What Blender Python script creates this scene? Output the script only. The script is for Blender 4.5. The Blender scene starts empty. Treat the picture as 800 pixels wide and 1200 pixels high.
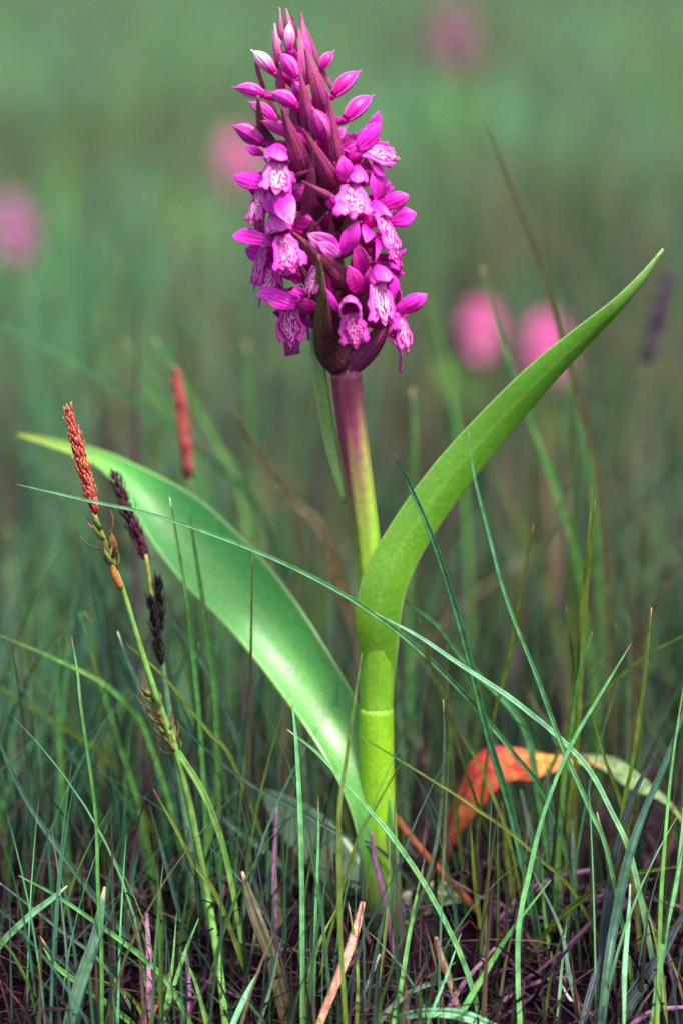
import bpy, math, random
import numpy as np
from mathutils import Vector, Matrix, noise as mnoise

scene = bpy.context.scene
COL = scene.collection
R = math.radians
rng = random.Random(7)
nrng = np.random.default_rng(11)

# ------------------------------------------------------------------ camera
TILT = R(10.5)
D0 = 0.82                      # metres from lens to the orchid
MPP = 0.2167e-3                # metres per photo pixel at the orchid
FWD = Vector((0, math.cos(TILT), -math.sin(TILT)))
UP = Vector((0, math.sin(TILT), math.cos(TILT)))
RIGHT = Vector((1, 0, 0))
_s = MPP / D0


def _dir(px, py):
    return FWD + RIGHT * ((px - 400) * _s) + UP * ((600 - py) * _s)


CAM = -D0 * FWD
_d = _dir(447, 1090)           # the orchid's foot stands at z = 0
CAM.z = -_d.z * (-CAM.y / _d.y)
ORX = CAM.x

cam_data = bpy.data.cameras.new('camera')
cam = bpy.data.objects.new('camera', cam_data)
COL.objects.link(cam)
cam.location = CAM
cam.rotation_euler = (math.pi / 2 - TILT, 0, 0)
cam_data.sensor_fit = 'VERTICAL'
cam_data.sensor_height = 36
cam_data.lens = 18 / (600 * _s)
cam_data.clip_start = 0.01
cam_data.clip_end = 600
cam_data.dof.use_dof = True
cam_data.dof.focus_distance = 0.803
cam_data.dof.aperture_fstop = 5.8
cam_data.dof.aperture_blades = 0
scene.camera = cam

# ------------------------------------------------------------------ light: bright overcast day
SUN_EL, SUN_AZ = R(62), R(145)          # high, from behind and right of the camera
world = bpy.data.worlds.new('World')
scene.world = world
world.use_nodes = True
wn = world.node_tree
bg = wn.nodes['Background']
sky = wn.nodes.new('ShaderNodeTexSky')
sky.sky_type = 'NISHITA'
sky.sun_disc = False
sky.sun_elevation = SUN_EL
sky.sun_rotation = SUN_AZ
sky.air_density = 1.0
sky.dust_density = 4.0
sky.ozone_density = 1.0
wn.links.new(sky.outputs[0], bg.inputs[0])
bg.inputs[1].default_value = 0.06

sd = bpy.data.lights.new('sun', 'SUN')
sd.energy = 1.5
sd.angle = R(12)
sd.color = (1.0, 0.95, 0.88)
sun = bpy.data.objects.new('sun', sd)
COL.objects.link(sun)
_sv = Vector((math.sin(SUN_AZ) * math.cos(SUN_EL), math.cos(SUN_AZ) * math.cos(SUN_EL), math.sin(SUN_EL)))
sun.rotation_euler = _sv.to_track_quat('Z', 'Y').to_euler()

vs = scene.view_settings
vs.view_transform = 'Standard'
vs.look = 'None'
vs.gamma = 1
vs.use_curve_mapping = False
vs.exposure = 2.35
scene.cycles.use_denoising = True
scene.cycles.max_bounces = 6


# ------------------------------------------------------------------ pixel to world helpers
def W(px, py, y=0.0):
    """Point of the photo pixel on the upright plane at distance y behind the orchid."""
    d = _dir(px, py)
    return CAM + d * ((y - CAM.y) / d.y)


def gz(x, y):
    """Height of the ground."""
    z = 0.0
    if y < 0:
        z = -0.055 * (1 - math.exp(y * 6.0))
    near = math.exp(-max(0.0, abs(y) - 0.3) * 0.25)
    z += 0.006 * mnoise.noise(Vector((x * 14, y * 14, 3.1))) * near
    z += 0.003 * mnoise.noise(Vector((x * 45, y * 45, 9.1))) * near
    z += 0.02 * mnoise.noise(Vector((x * 1.1, y * 1.1, 0.4))) * min(1.0, max(0.0, (y - 0.4)))
    return z


def catmull(pts, n):
    """n points spread evenly in parameter along a smooth curve; pts are lists of floats."""
    P = [np.array(p, float) for p in pts]
    if len(P) == 2:
        return [P[0] * (1 - t) + P[1] * t for t in np.linspace(0, 1, n)]
    P = [2 * P[0] - P[1]] + P + [2 * P[-1] - P[-2]]
    out = []
    m = len(P) - 3
    seg = [0.0]
    for i in range(m):
        seg.append(seg[-1] + max(1e-9, float(np.linalg.norm((P[i + 2] - P[i + 1])[:3]))))
    for t in np.linspace(0, seg[-1], n):
        i = 0
        while i < m - 1 and t > seg[i + 1]:
            i += 1
        u = (t - seg[i]) / (seg[i + 1] - seg[i])
        a, b, c, d = P[i:i + 4]
        out.append(0.5 * ((2 * b) + (c - a) * u + (2 * a - 5 * b + 4 * c - d) * u * u + (3 * b - a - 3 * c + d) * u ** 3))
    return out


# ------------------------------------------------------------------ materials
def plant_mat(name, rough=0.45, transl=0.25, spec=0.4, nscale=400.0, namt=0.25, veins=0.0, vfreq=30.0,
              speck=0.0, bump=0.15, relief=0.35, hue=0.02, sat=1.0, coat=0.0):
    m = bpy.data.materials.new(name)
    m.use_nodes = True
    nt = m.node_tree
    N, L = nt.nodes, nt.links
    N.clear()
    out = N.new('ShaderNodeOutputMaterial')
    tint = N.new('ShaderNodeAttribute'); tint.attribute_name = 'tint'
    uv = N.new('ShaderNodeAttribute'); uv.attribute_name = 'uvp'
    geo = N.new('ShaderNodeTexCoord')
    no = N.new('ShaderNodeTexNoise'); no.inputs['Scale'].default_value = nscale
    no.inputs['Detail'].default_value = 4
    L.new(geo.outputs['Object'], no.inputs['Vector'])
    mr = N.new('ShaderNodeMapRange')
    mr.inputs['From Min'].default_value = 0.3; mr.inputs['From Max'].default_value = 0.7
    mr.inputs['To Min'].default_value = 1 - namt; mr.inputs['To Max'].default_value = 1 + namt
    L.new(no.outputs['Fac'], mr.inputs['Value'])
    val = mr.outputs['Result']
    height = no.outputs['Fac']
    if veins > 0:
        sep = N.new('ShaderNodeSeparateXYZ'); L.new(uv.outputs['Vector'], sep.inputs[0])
        mu = N.new('ShaderNodeMath'); mu.operation = 'MULTIPLY'; mu.inputs[1].default_value = vfreq
        L.new(sep.outputs['X'], mu.inputs[0])
        si = N.new('ShaderNodeMath'); si.operation = 'SINE'; L.new(mu.outputs[0], si.inputs[0])
        ma = N.new('ShaderNodeMath'); ma.operation = 'MULTIPLY_ADD'
        ma.inputs[1].default_value = veins; ma.inputs[2].default_value = 1.0
        L.new(si.outputs[0], ma.inputs[0])
        m2 = N.new('ShaderNodeMath'); m2.operation = 'MULTIPLY'
        L.new(ma.outputs[0], m2.inputs[0]); L.new(val, m2.inputs[1])
        val = m2.outputs[0]
        ad = N.new('ShaderNodeMath'); ad.operation = 'MULTIPLY_ADD'; ad.inputs[1].default_value = relief
        L.new(si.outputs[0], ad.inputs[0]); L.new(no.outputs['Fac'], ad.inputs[2])
        height = ad.outputs[0]
    hs = N.new('ShaderNodeHueSaturation')
    hs.inputs['Saturation'].default_value = sat
    L.new(val, hs.inputs['Value'])
    n2 = N.new('ShaderNodeTexNoise'); n2.inputs['Scale'].default_value = nscale * 0.3
    L.new(geo.outputs['Object'], n2.inputs['Vector'])
    mh = N.new('ShaderNodeMapRange')
    mh.inputs['To Min'].default_value = 0.5 - hue; mh.inputs['To Max'].default_value = 0.5 + hue
    mh.inputs['From Min'].default_value = 0.3; mh.inputs['From Max'].default_value = 0.7
    L.new(n2.outputs['Fac'], mh.inputs['Value']); L.new(mh.outputs['Result'], hs.inputs['Hue'])
    L.new(tint.outputs['Color'], hs.inputs['Color'])
    colr = hs.outputs['Color']
    if speck > 0:
        n3 = N.new('ShaderNodeTexNoise'); n3.inputs['Scale'].default_value = 3800
        n3.inputs['Detail'].default_value = 1
        L.new(geo.outputs['Object'], n3.inputs['Vector'])
        m3 = N.new('ShaderNodeMapRange'); m3.inputs['From Min'].default_value = 0.5; m3.inputs['From Max'].default_value = 0.72
        m3.inputs['To Max'].default_value = speck
        L.new(n3.outputs['Fac'], m3.inputs['Value'])
        mx = N.new('ShaderNodeMix'); mx.data_type = 'RGBA'
        L.new(m3.outputs['Result'], mx.inputs['Factor'])
        L.new(colr, mx.inputs['A']); mx.inputs['B'].default_value = (0.55, 0.26, 0.36, 1)
        colr = mx.outputs['Result']
    p = N.new('ShaderNodeBsdfPrincipled')
    p.inputs['Roughness'].default_value = rough
    p.inputs['Specular IOR Level'].default_value = spec
    p.inputs['Coat Weight'].default_value = coat
    p.inputs['Coat Roughness'].default_value = 0.3
    L.new(colr, p.inputs['Base Color'])
    bp = N.new('ShaderNodeBump'); bp.inputs['Strength'].default_value = bump
    bp.inputs['Distance'].default_value = 0.0004
    L.new(height, bp.inputs['Height']); L.new(bp.outputs[0], p.inputs['Normal'])
    tr = N.new('ShaderNodeBsdfTranslucent'); L.new(colr, tr.inputs['Color'])
    mixs = N.new('ShaderNodeMixShader'); mixs.inputs[0].default_value = transl
    L.new(p.outputs[0], mixs.inputs[1]); L.new(tr.outputs[0], mixs.inputs[2])
    L.new(mixs.outputs[0], out.inputs['Surface'])
    return m


def lip_mat():
    m = bpy.data.materials.new('orchid lip')
    m.use_nodes = True
    nt = m.node_tree; N, L = nt.nodes, nt.links
    p = N['Principled BSDF']; out = N['Material Output']
    uv = N.new('ShaderNodeAttribute'); uv.attribute_name = 'uvp'
    sep = N.new('ShaderNodeSeparateXYZ'); L.new(uv.outputs['Vector'], sep.inputs[0])

    def math_(op, a, b=None, c=None):
        n = N.new('ShaderNodeMath'); n.operation = op
        for i, v in enumerate((a, b, c)):
            if v is None: continue
            if isinstance(v, (int, float)): n.inputs[i].default_value = v
            else: L.new(v, n.inputs[i])
        return n.outputs[0]
    U, V, S = sep.outputs['X'], sep.outputs['Y'], sep.outputs['Z']
    comb = N.new('ShaderNodeCombineXYZ')
    L.new(math_('MULTIPLY', U, 1.75), comb.inputs[0]); L.new(math_('MULTIPLY', V, 1.65), comb.inputs[1])
    L.new(math_('MULTIPLY', S, 37.0), comb.inputs[2])
    no = N.new('ShaderNodeTexNoise'); no.inputs['Scale'].default_value = 1.9; no.inputs['Detail'].default_value = 0.6
    L.new(comb.outputs[0], no.inputs['Vector'])
    fr = math_('FRACT', math_('MULTIPLY', no.outputs['Fac'], 5.6))
    line = math_('LESS_THAN', math_('ABSOLUTE', math_('SUBTRACT', fr, 0.5)), 0.25)
    # oval zone that carries the drawing
    du = math_('MULTIPLY', U, 1.32)
    dv = math_('MULTIPLY', math_('SUBTRACT', V, 0.46), 2.05)
    dist = math_('SQRT', math_('ADD', math_('MULTIPLY', du, du), math_('MULTIPLY', dv, dv)))
    dist = math_('ADD', dist, math_('MULTIPLY', math_('SUBTRACT', no.outputs['Fac'], 0.5), 0.55))
    zone = N.new('ShaderNodeMapRange'); zone.inputs['From Min'].default_value = 1.25; zone.inputs['From Max'].default_value = 0.55
    L.new(dist, zone.inputs['Value'])
    ring = math_('LESS_THAN', math_('ABSOLUTE', math_('SUBTRACT', dist, 0.86)), 0.045)
    lines = math_('MAXIMUM', math_('MULTIPLY', line, math_('LESS_THAN', dist, 0.98)), ring)
    c1 = N.new('ShaderNodeMix'); c1.data_type = 'RGBA'
    c1.inputs['A'].default_value = (0.80, 0.055, 0.57, 1)
    cv = N.new('ShaderNodeMix'); cv.data_type = 'RGBA'
    cv.inputs['A'].default_value = (0.87, 0.22, 0.70, 1); cv.inputs['B'].default_value = (0.93, 0.58, 0.83, 1)
    L.new(S, cv.inputs['Factor']); L.new(cv.outputs['Result'], c1.inputs['B'])
    L.new(zone.outputs['Result'], c1.inputs['Factor'])
    c2 = N.new('ShaderNodeMix'); c2.data_type = 'RGBA'
    L.new(lines, c2.inputs['Factor']); L.new(c1.outputs['Result'], c2.inputs['A'])
    c2.inputs['B'].default_value = (0.50, 0.001, 0.21, 1)
    L.new(c2.outputs['Result'], p.inputs['Base Color'])
    p.inputs['Roughness'].default_value = 0.5
    p.inputs['Specular IOR Level'].default_value = 0.3
    tr = N.new('ShaderNodeBsdfTranslucent'); L.new(c2.outputs['Result'], tr.inputs['Color'])
    mx = N.new('ShaderNodeMixShader'); mx.inputs[0].default_value = 0.25
    L.new(p.outputs[0], mx.inputs[1]); L.new(tr.outputs[0], mx.inputs[2]); L.new(mx.outputs[0], out.inputs['Surface'])
    return m


M = {}
M['petal'] = plant_mat('orchid petal', 0.36, 0.25, 0.24, 900, 0.22, 0.10, 11, bump=0.35, hue=0.014)
M['spotted'] = plant_mat('spotted sepal', 0.45, 0.28, 0.4, 1500, 0.45, 0.05, 9, bump=0.25, hue=0.015)
M['bract'] = plant_mat('orchid bract', 0.5, 0.12, 0.4, 800, 0.2, 0.10, 16, speck=0.35, bump=0.35, hue=0.02)
M['stem'] = plant_mat('orchid stem', 0.4, 0.08, 0.45, 500, 0.14, 0.10, 14, speck=0.0, bump=0.3, hue=0.01, coat=0.1)
M['leaf'] = plant_mat('orchid leaf', 0.34, 0.22, 0.5, 900, 0.13, 0.035, 70, bump=0.30, relief=0.10, hue=0.010, coat=0.25)
M['blade'] = plant_mat('grass blade', 0.45, 0.2, 0.28, 350, 0.34, 0.12, 10, bump=0.4, hue=0.022)
M['grass'] = plant_mat('grass sward', 0.5, 0.2, 0.25, 160, 0.22, 0.0, bump=0.0, hue=0.015)
M['straw'] = plant_mat('dead straw', 0.75, 0.1, 0.2, 900, 0.4, 0.12, 12, bump=0.5, hue=0.03)
M['sedge'] = plant_mat('sedge scale', 0.55, 0.1, 0.3, 1500, 0.35, bump=0.3, hue=0.02)
M['withered'] = plant_mat('withered leaf', 0.6, 0.25, 0.25, 420, 0.6, 0.16, 26, bump=0.8, hue=0.03)
M['lip'] = lip_mat()


def ground_mat():
    m = bpy.data.materials.new('peaty ground')
    m.use_nodes = True
    nt = m.node_tree; N, L = nt.nodes, nt.links
    p = N['Principled BSDF']
    tc = N.new('ShaderNodeTexCoord')
    n1 = N.new('ShaderNodeTexNoise'); n1.inputs['Scale'].default_value = 70; n1.inputs['Detail'].default_value = 8
    n1.inputs['Roughness'].default_value = 0.7
    L.new(tc.outputs['Object'], n1.inputs['Vector'])
    cr = N.new('ShaderNodeValToRGB')
    e = cr.color_ramp.elements
    e[0].position = 0.34; e[0].color = (0.005, 0.002, 0.005, 1)
    e[1].position = 0.72; e[1].color = (0.035, 0.012, 0.028, 1)
    x = cr.color_ramp.elements.new(0.52); x.color = (0.008, 0.003, 0.007, 1)
    L.new(n1.outputs['Fac'], cr.inputs[0])
    # farther off the turf closes over the peat
    sep = N.new('ShaderNodeSeparateXYZ'); L.new(tc.outputs['Object'], sep.inputs[0])
    mr = N.new('ShaderNodeMapRange'); mr.inputs['From Min'].default_value = 0.5; mr.inputs['From Max'].default_value = 2.2
    L.new(sep.outputs['Y'], mr.inputs['Value'])
    n2 = N.new('ShaderNodeTexNoise'); n2.inputs['Scale'].default_value = 6; n2.inputs['Detail'].default_value = 6
    L.new(tc.outputs['Object'], n2.inputs['Vector'])
    c2 = N.new('ShaderNodeValToRGB')
    e = c2.color_ramp.elements
    e[0].position = 0.35; e[0].color = (0.035, 0.055, 0.025, 1)
    e[1].position = 0.7; e[1].color = (0.06, 0.12, 0.045, 1)
    L.new(n2.outputs['Fac'], c2.inputs[0])
    mx = N.new('ShaderNodeMix'); mx.data_type = 'RGBA'
    L.new(mr.outputs['Result'], mx.inputs['Factor']); L.new(cr.outputs[0], mx.inputs['A']); L.new(c2.outputs[0], mx.inputs['B'])
    L.new(mx.outputs['Result'], p.inputs['Base Color'])
    p.inputs['Roughness'].default_value = 1.0
    p.inputs['Specular IOR Level'].default_value = 0.0
    bp = N.new('ShaderNodeBump'); bp.inputs['Distance'].default_value = 0.004; bp.inputs['Strength'].default_value = 0.8
    L.new(n1.outputs['Fac'], bp.inputs['Height']); L.new(bp.outputs[0], p.inputs['Normal'])
    return m


# ------------------------------------------------------------------ mesh helpers
class Mesh:
    def __init__(self):
        self.v, self.f, self.c, self.u = [], [], [], []

    def add(self, verts, faces, cols, uvs):
        o = len(self.v)
        self.v += [tuple(x) for x in verts]
        self.f += [tuple(i + o for i in f) for f in faces]
        self.c += [tuple(x)[:3] for x in cols]
        self.u += [tuple(x) for x in uvs]

    def data(self, name, mat, origin=None):
        me = bpy.data.meshes.new(name)
        v = self.v
        if origin is not None:
            o = Vector(origin)
            v = [(a - o.x, b - o.y, c - o.z) for a, b, c in v]
        me.from_pydata(v, [], self.f)
        a = me.attributes.new('tint', 'FLOAT_COLOR', 'POINT')
        arr = np.ones((len(v), 4), np.float32); arr[:, :3] = np.array(self.c, np.float32)
        a.data.foreach_set('color', arr.ravel())
        b = me.attributes.new('uvp', 'FLOAT_VECTOR', 'POINT')
        b.data.foreach_set('vector', np.array(self.u, np.float32).ravel())
        me.polygons.foreach_set('use_smooth', np.ones(len(me.polygons), bool))
        me.materials.append(mat)
        me.update()
        return me

    def build(self, name, mat, parent=None, origin=None):
        """One mesh object; its origin is set at `origin` (world) and it is parented without moving."""
        if origin is None:
            origin = Vector(self.v[0])
        o = bpy.data.objects.new(name, self.data(name, mat, origin))
        COL.objects.link(o)
        base = world_loc(parent) if parent else Vector()
        o.location = Vector(origin) - base
        o.parent = parent
        return o


def world_loc(o):
    v = Vector()
    while o:
        v += o.location
        o = o.parent
    return v


def empty(name, loc, parent=None):
    o = bpy.data.objects.new(name, None)
    COL.objects.link(o)
    o.empty_display_size = 0.01
    o.location = Vector(loc) - (world_loc(parent) if parent else Vector())
    o.parent = parent
    return o


def tag(o, label=None, cat=None, group=None, kind=None):
    if label: o['label'] = label
    if cat: o['category'] = cat
    if group: o['group'] = group
    if kind: o['kind'] = kind
    return o


def mixc(a, b, t):
    t = max(0.0, min(1.0, t))
    return tuple(a[i] * (1 - t) + b[i] * t for i in range(3))


def ribbon(mb, pts, normal, cup=0.3, thick=0.0003, n=12, m=4, col=(0.1, 0.3, 0.05), vfold=False, wave=0.0, wfreq=3.0, seed=0.0,
           twist=0.0):
    """Thick leaf-like sheet. pts: (x, y, z, width). normal: Vector or list per end. cup>0 bulges along the normal."""
    C = catmull(pts, n)
    cs = [Vector(c[:3]) for c in C]
    ws = [max(0.00005, float(c[3])) for c in C]
    nn = normal if isinstance(normal, (list, tuple)) else [normal, normal]
    front, back, colr, uvs = [], [], [], []
    for i in range(n):
        t = i / (n - 1)
        tg = (cs[min(n - 1, i + 1)] - cs[max(0, i - 1)]).normalized()
        k = t * (len(nn) - 1); j = min(len(nn) - 2, int(k))
        nv = nn[j].lerp(nn[j + 1], k - j)
        nv = (nv - tg * nv.dot(tg)).normalized()
        if twist:
            nv = Matrix.Rotation(twist * t, 3, tg) @ nv
        sd_ = tg.cross(nv).normalized()
        w = ws[i] * 0.5
        for q in range(m + 1):
            u = -1 + 2 * q / m
            prof = (1 - abs(u)) if vfold else (1 - u * u)
            p = cs[i] + sd_ * (u * w) + nv * (cup * w * prof)
            if wave:
                p = p + nv * (wave * w * abs(u) * math.sin(wfreq * t * 6.283 + seed * 9 + (0.9 if u > 0 else 0)))
            front.append(p)
            back.append(p - nv * (thick * (1.0 if abs(u) < 0.99 else 0.45)))
            colr.append(col(t, u) if callable(col) else col)
            uvs.append((u, t, seed))
    N = len(front)
    f = []
    mm = m + 1
    for i in range(n - 1):
        for q in range(m):
            a = i * mm + q
            f.append((a, a + 1, a + mm + 1, a + mm))
            f.append((N + a, N + a + mm, N + a + mm + 1, N + a + 1))
        a = i * mm
        f.append((a, a + mm, N + a + mm, N + a))
        a = i * mm + m
        f.append((a, N + a, N + a + mm, a + mm))
    for q in range(m):
        f.append((q, N + q, N + q + 1, q + 1))
        a = (n - 1) * mm + q
        f.append((a, a + 1, N + a + 1, N + a))
    mb.add(front + back, f, colr + colr, uvs + uvs)
    return mb


def tube(mb, pts, n=10, k=8, col=(0.2, 0.3, 0.1), groove=0.0, gfreq=6, seed=0.0, flat=1.0):
    """pts: (x, y, z, diameter)."""
    C = catmull(pts, n)
    cs = [Vector(c[:3]) for c in C]
    vs_, cc, uu, f = [], [], [], []
    ref = Vector((0, -1, 0.01))
    for i in range(n):
        t = i / (n - 1)
        tg = (cs[min(n - 1, i + 1)] - cs[max(0, i - 1)]).normalized()
        r0 = ref if abs(tg.dot(ref)) < 0.95 else Vector((0, 0, 1))
        a = (r0 - tg * r0.dot(tg)).normalized()
        b = tg.cross(a)
        r = max(0.00003, C[i][3] * 0.5)
        for q in range(k):
            th = 2 * math.pi * q / k
            rr = r * (1 + groove * math.sin(gfreq * th))
            vs_.append(cs[i] + a * (math.cos(th) * rr * flat) + b * (math.sin(th) * rr))
            cc.append(col(t, th) if callable(col) else col)
            uu.append((th / math.pi - 1, t, seed))
    for i in range(n - 1):
        for q in range(k):
            q2 = (q + 1) % k
            f.append((i * k + q, i * k + q2, (i + 1) * k + q2, (i + 1) * k + q))
    f.append(tuple(range(k))[::-1])
    f.append(tuple((n - 1) * k + q for q in range(k)))
    mb.add(vs_, f, cc, uu)
    return mb


# ------------------------------------------------------------------ ground
def make_ground():
    def axis(lim, n, fine):
        s = np.linspace(-1, 1, n)
        return np.sinh(s * fine) / math.sinh(fine) * lim
    xs, ys = axis(300, 171, 8.2), axis(300, 171, 8.2)
    mb = Mesh()
    vv = [(x, y, gz(x, y)) for y in ys for x in xs]
    nx = len(xs)
    ff = [(j * nx + i, j * nx + i + 1, (j + 1) * nx + i + 1, (j + 1) * nx + i) for j in range(len(ys) - 1) for i in range(nx - 1)]
    mb.add(vv, ff, [(1, 1, 1)] * len(vv), [(0, 0, 0)] * len(vv))
    o = mb.build('ground', ground_mat(), origin=(0, 0, 0))
    tag(o, 'dark purplish peaty ground between the grass stems', kind='structure')


make_ground()


# ------------------------------------------------------------------ uncountable grass, built as arrays
def grass_field(name, label, roots, heights, widths, leans, tints, tips, mat, segs=5, curl=0.5):
    """All blades of a patch of sward as one mesh of tapered, folded ribbons."""
    n = len(roots)
    t = np.linspace(0, 1, segs + 1)
    h = heights[:, None]
    lx, ly = leans[:, 0][:, None], leans[:, 1][:, None]
    bend = t[None, :] ** 1.8
    cx = roots[:, 0][:, None] + lx * h * bend
    cy = roots[:, 1][:, None] + ly * h * bend
    ll = np.clip(np.sqrt(lx ** 2 + ly ** 2), 0, 1.6)
    cz = roots[:, 2][:, None] + h * (t[None, :] - 0.28 * ll * t[None, :] ** 2.2) - 0.003
    wt = widths[:, None] * np.clip(1.0 - t[None, :] ** 2.2, 0.04, 1) * (0.75 + 0.25 * np.minimum(1, t[None, :] * 5)) * 0.5
    ang = nrng.uniform(0, math.pi, n)
    sx, sy = np.cos(ang)[:, None], np.sin(ang)[:, None]
    nxn, nyn = -sy, sx
    fold = 0.45
    V = np.zeros((n, segs + 1, 3, 3), np.float32)
    for q, (su, fo) in enumerate(((-1, 0), (0, -fold), (1, 0))):
        V[:, :, q, 0] = cx + sx * wt * su + nxn * wt * fo
        V[:, :, q, 1] = cy + sy * wt * su + nyn * wt * fo
        V[:, :, q, 2] = cz
    vcount = n * (segs + 1) * 3
    base = (np.arange(n) * (segs + 1) * 3)[:, None, None]
    i = np.arange(segs)[None, :, None] * 3
    q = np.arange(2)[None, None, :]
    a = base + i + q
    F = np.stack([a, a + 1, a + 4, a + 3], -1).reshape(-1, 4)
    me = bpy.data.meshes.new(name)
    me.vertices.add(vcount)
    me.vertices.foreach_set('co', V.reshape(-1))
    me.loops.add(F.size)
    me.loops.foreach_set('vertex_index', F.reshape(-1).astype(np.int32))
    me.polygons.add(len(F))
    me.polygons.foreach_set('loop_start', np.arange(0, F.size, 4, dtype=np.int32))
    me.update(calc_edges=True)
    C = np.ones((n, segs + 1, 3, 4), np.float32)
    tt = np.clip((t - 0.86) / 0.14, 0, 1)[None, :, None, None]
    C[..., :3] = tints[:, None, None, :] * (1 - tt) + tips[:, None, None, :] * tt
    me.attributes.new('tint', 'FLOAT_COLOR', 'POINT').data.foreach_set('color', C.reshape(-1))
    me.polygons.foreach_set('use_smooth', np.ones(len(F), bool))
    me.materials.append(mat)
    me.update()
    o = bpy.data.objects.new(name, me)
    COL.objects.link(o)
    tag(o, label, 'grass', kind='stuff')
    return o


PAL = np.array([(0.042, 0.145, 0.055), (0.050, 0.180, 0.080), (0.070, 0.155, 0.030), (0.045, 0.120, 0.085),
                (0.075, 0.215, 0.095), (0.030, 0.080, 0.050)])
DEAD = np.array([(0.13, 0.09, 0.05), (0.09, 0.05, 0.07), (0.17, 0.13, 0.07), (0.07, 0.035, 0.045)])


def scatter(y0, y1, dens, margin=1.35, extra=0.06, top=None):
    """Roots inside the (widened) wedge of ground the photograph looks over."""
    out = []
    d0, d1 = y0 - CAM.y, y1 - CAM.y
    wmax = 400 * _s * d1 * margin + extra
    area = 2 * wmax * (y1 - y0)
    n = int(area * dens)
    xs = nrng.uniform(-wmax, wmax, n); ys = nrng.uniform(y0, y1, n)
    keep = np.abs(xs) < (400 * _s * (ys - CAM.y) * margin + extra)
    return xs[keep], ys[keep]


def sward(name, label, y0, y1, dens, h0, h1, w0, w1, dead=0.15, lean=0.5, margin=1.35, extra=0.06, clear=0.0, gain=1.0, segs=5, clump=0.0, deadgain=1.0, warm=0.0):
    xs, ys = scatter(y0, y1, dens, margin, extra)
    if clear:
        k = ((xs - W(447, 1085).x) ** 2 + ys ** 2) > clear ** 2
        xs, ys = xs[k], ys[k]
    n = len(xs)
    if clump:
        pn = np.array([mnoise.noise(Vector((x * 22, y * 22, 5.5))) for x, y in zip(xs, ys)])
        k = nrng.uniform(-1, 1, n) < (pn * 2.2 + clump)
        xs, ys = xs[k], ys[k]; n = len(xs)
    zs = np.array([gz(x, y) for x, y in zip(xs, ys)])
    pat = np.array([mnoise.noise(Vector((x * 2.6, y * 1.7, 1.7))) for x, y in zip(xs, ys)])
    pat2 = np.array([mnoise.noise(Vector((x * 4.0, y * 1.6, 7.7))) for x, y in zip(xs, ys)])
    hs = nrng.uniform(h0, h1, n) * (1 + 0.35 * pat)
    ws = nrng.uniform(w0, w1, n)
    an = nrng.uniform(0, 6.283, n); mg = np.abs(nrng.normal(0, lean, n))
    le = np.stack([np.cos(an) * mg, np.sin(an) * mg], 1)
    ti = PAL[nrng.integers(0, len(PAL), n)] * nrng.uniform(0.75, 1.3, n)[:, None] * gain
    ti *= np.clip(1 + 0.9 * pat2, 0.6, 2.0)[:, None]
    ti *= 1 + np.clip(pat2, -0.5, 0.5)[:, None] * np.array([[-0.5, 0.12, 0.1]])
    ti *= 1 + warm * np.array([[0.30, 0.0, -0.18]])
    dd = nrng.uniform(0, 1, n) < (dead + 0.28 * np.clip(-pat, 0, 1))
    ti[dd] = DEAD[nrng.integers(0, len(DEAD), dd.sum())] * nrng.uniform(0.6, 1.2, dd.sum())[:, None] * deadgain
    tp = np.where(nrng.uniform(0, 1, n)[:, None] < 0.3, np.array([[0.22, 0.05, 0.06]]), ti * 1.1)
    return grass_field(name, label, np.stack([xs, ys, zs], 1), hs, ws, le, ti, tp, M['grass'], segs)


sward('grass', 'short fine green grass in front of the orchid, below the picture', -0.62, -0.10, 2600, 0.015, 0.035, 0.0007, 0.0015, 0.3, 0.7, 1.2, 0.05)
sward('grass', 'short dark purplish dead stubble added over the peat to darken the gaps', -0.10, 0.30, 38000, 0.008, 0.034, 0.0007, 0.0018, 1.0, 0.6, 1.3, 0.05, 0.010, deadgain=0.22, segs=3)  # dark stubs added to stand in for deep shade between the blades
sward('grass', 'thin dim grass stems crowding the peat around the foot of the orchid', -0.085, 0.02, 22000, 0.020, 0.065, 0.0006, 0.0015, 0.20, 0.34, 1.3, 0.08, 0.012, 0.75, clump=0.2)
sward('grass', 'very fine light green blades threading through the taller grass in focus', -0.055, 0.03, 6000, 0.040, 0.085, 0.0005, 0.0010, 0.05, 0.40, 1.3, 0.05, 0.010, gain=1.5, segs=8)
sward('grass', 'upright soft grass standing close behind the stem and the broad leaf', 0.02, 0.18, 27000, 0.040, 0.105, 0.0006, 0.0015, 0.14, 0.36, 1.3, 0.12, 0.0, 1.0, clump=0.45)
sward('grass', 'blurred grey green grass just behind the orchid', 0.18, 0.60, 14000, 0.060, 0.130, 0.0011, 0.0026, 0.14, 0.36, 1.35, 0.22, gain=1.3, warm=0.3)
sward('grass', 'scattered taller stalks blurred behind the orchid', 0.12, 1.4, 800, 0.10, 0.17, 0.0018, 0.0040, 0.35, 0.30, 1.35, 0.06, gain=1.6)
sward('grass', 'soft green grass of the meadow a metre behind the orchid', 0.60, 2.2, 6500, 0.06, 0.12, 0.0016, 0.0032, 0.20, 0.45, 1.4, 0.45, gain=1.65, warm=0.5, segs=4)
sward('grass', 'smooth green haze of grass far across the meadow', 2.2, 10.5, 1700, 0.07, 0.14, 0.003, 0.006, 0.22, 0.5, 1.35, 1.2, gain=1.6, warm=0.4, segs=3)


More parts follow.
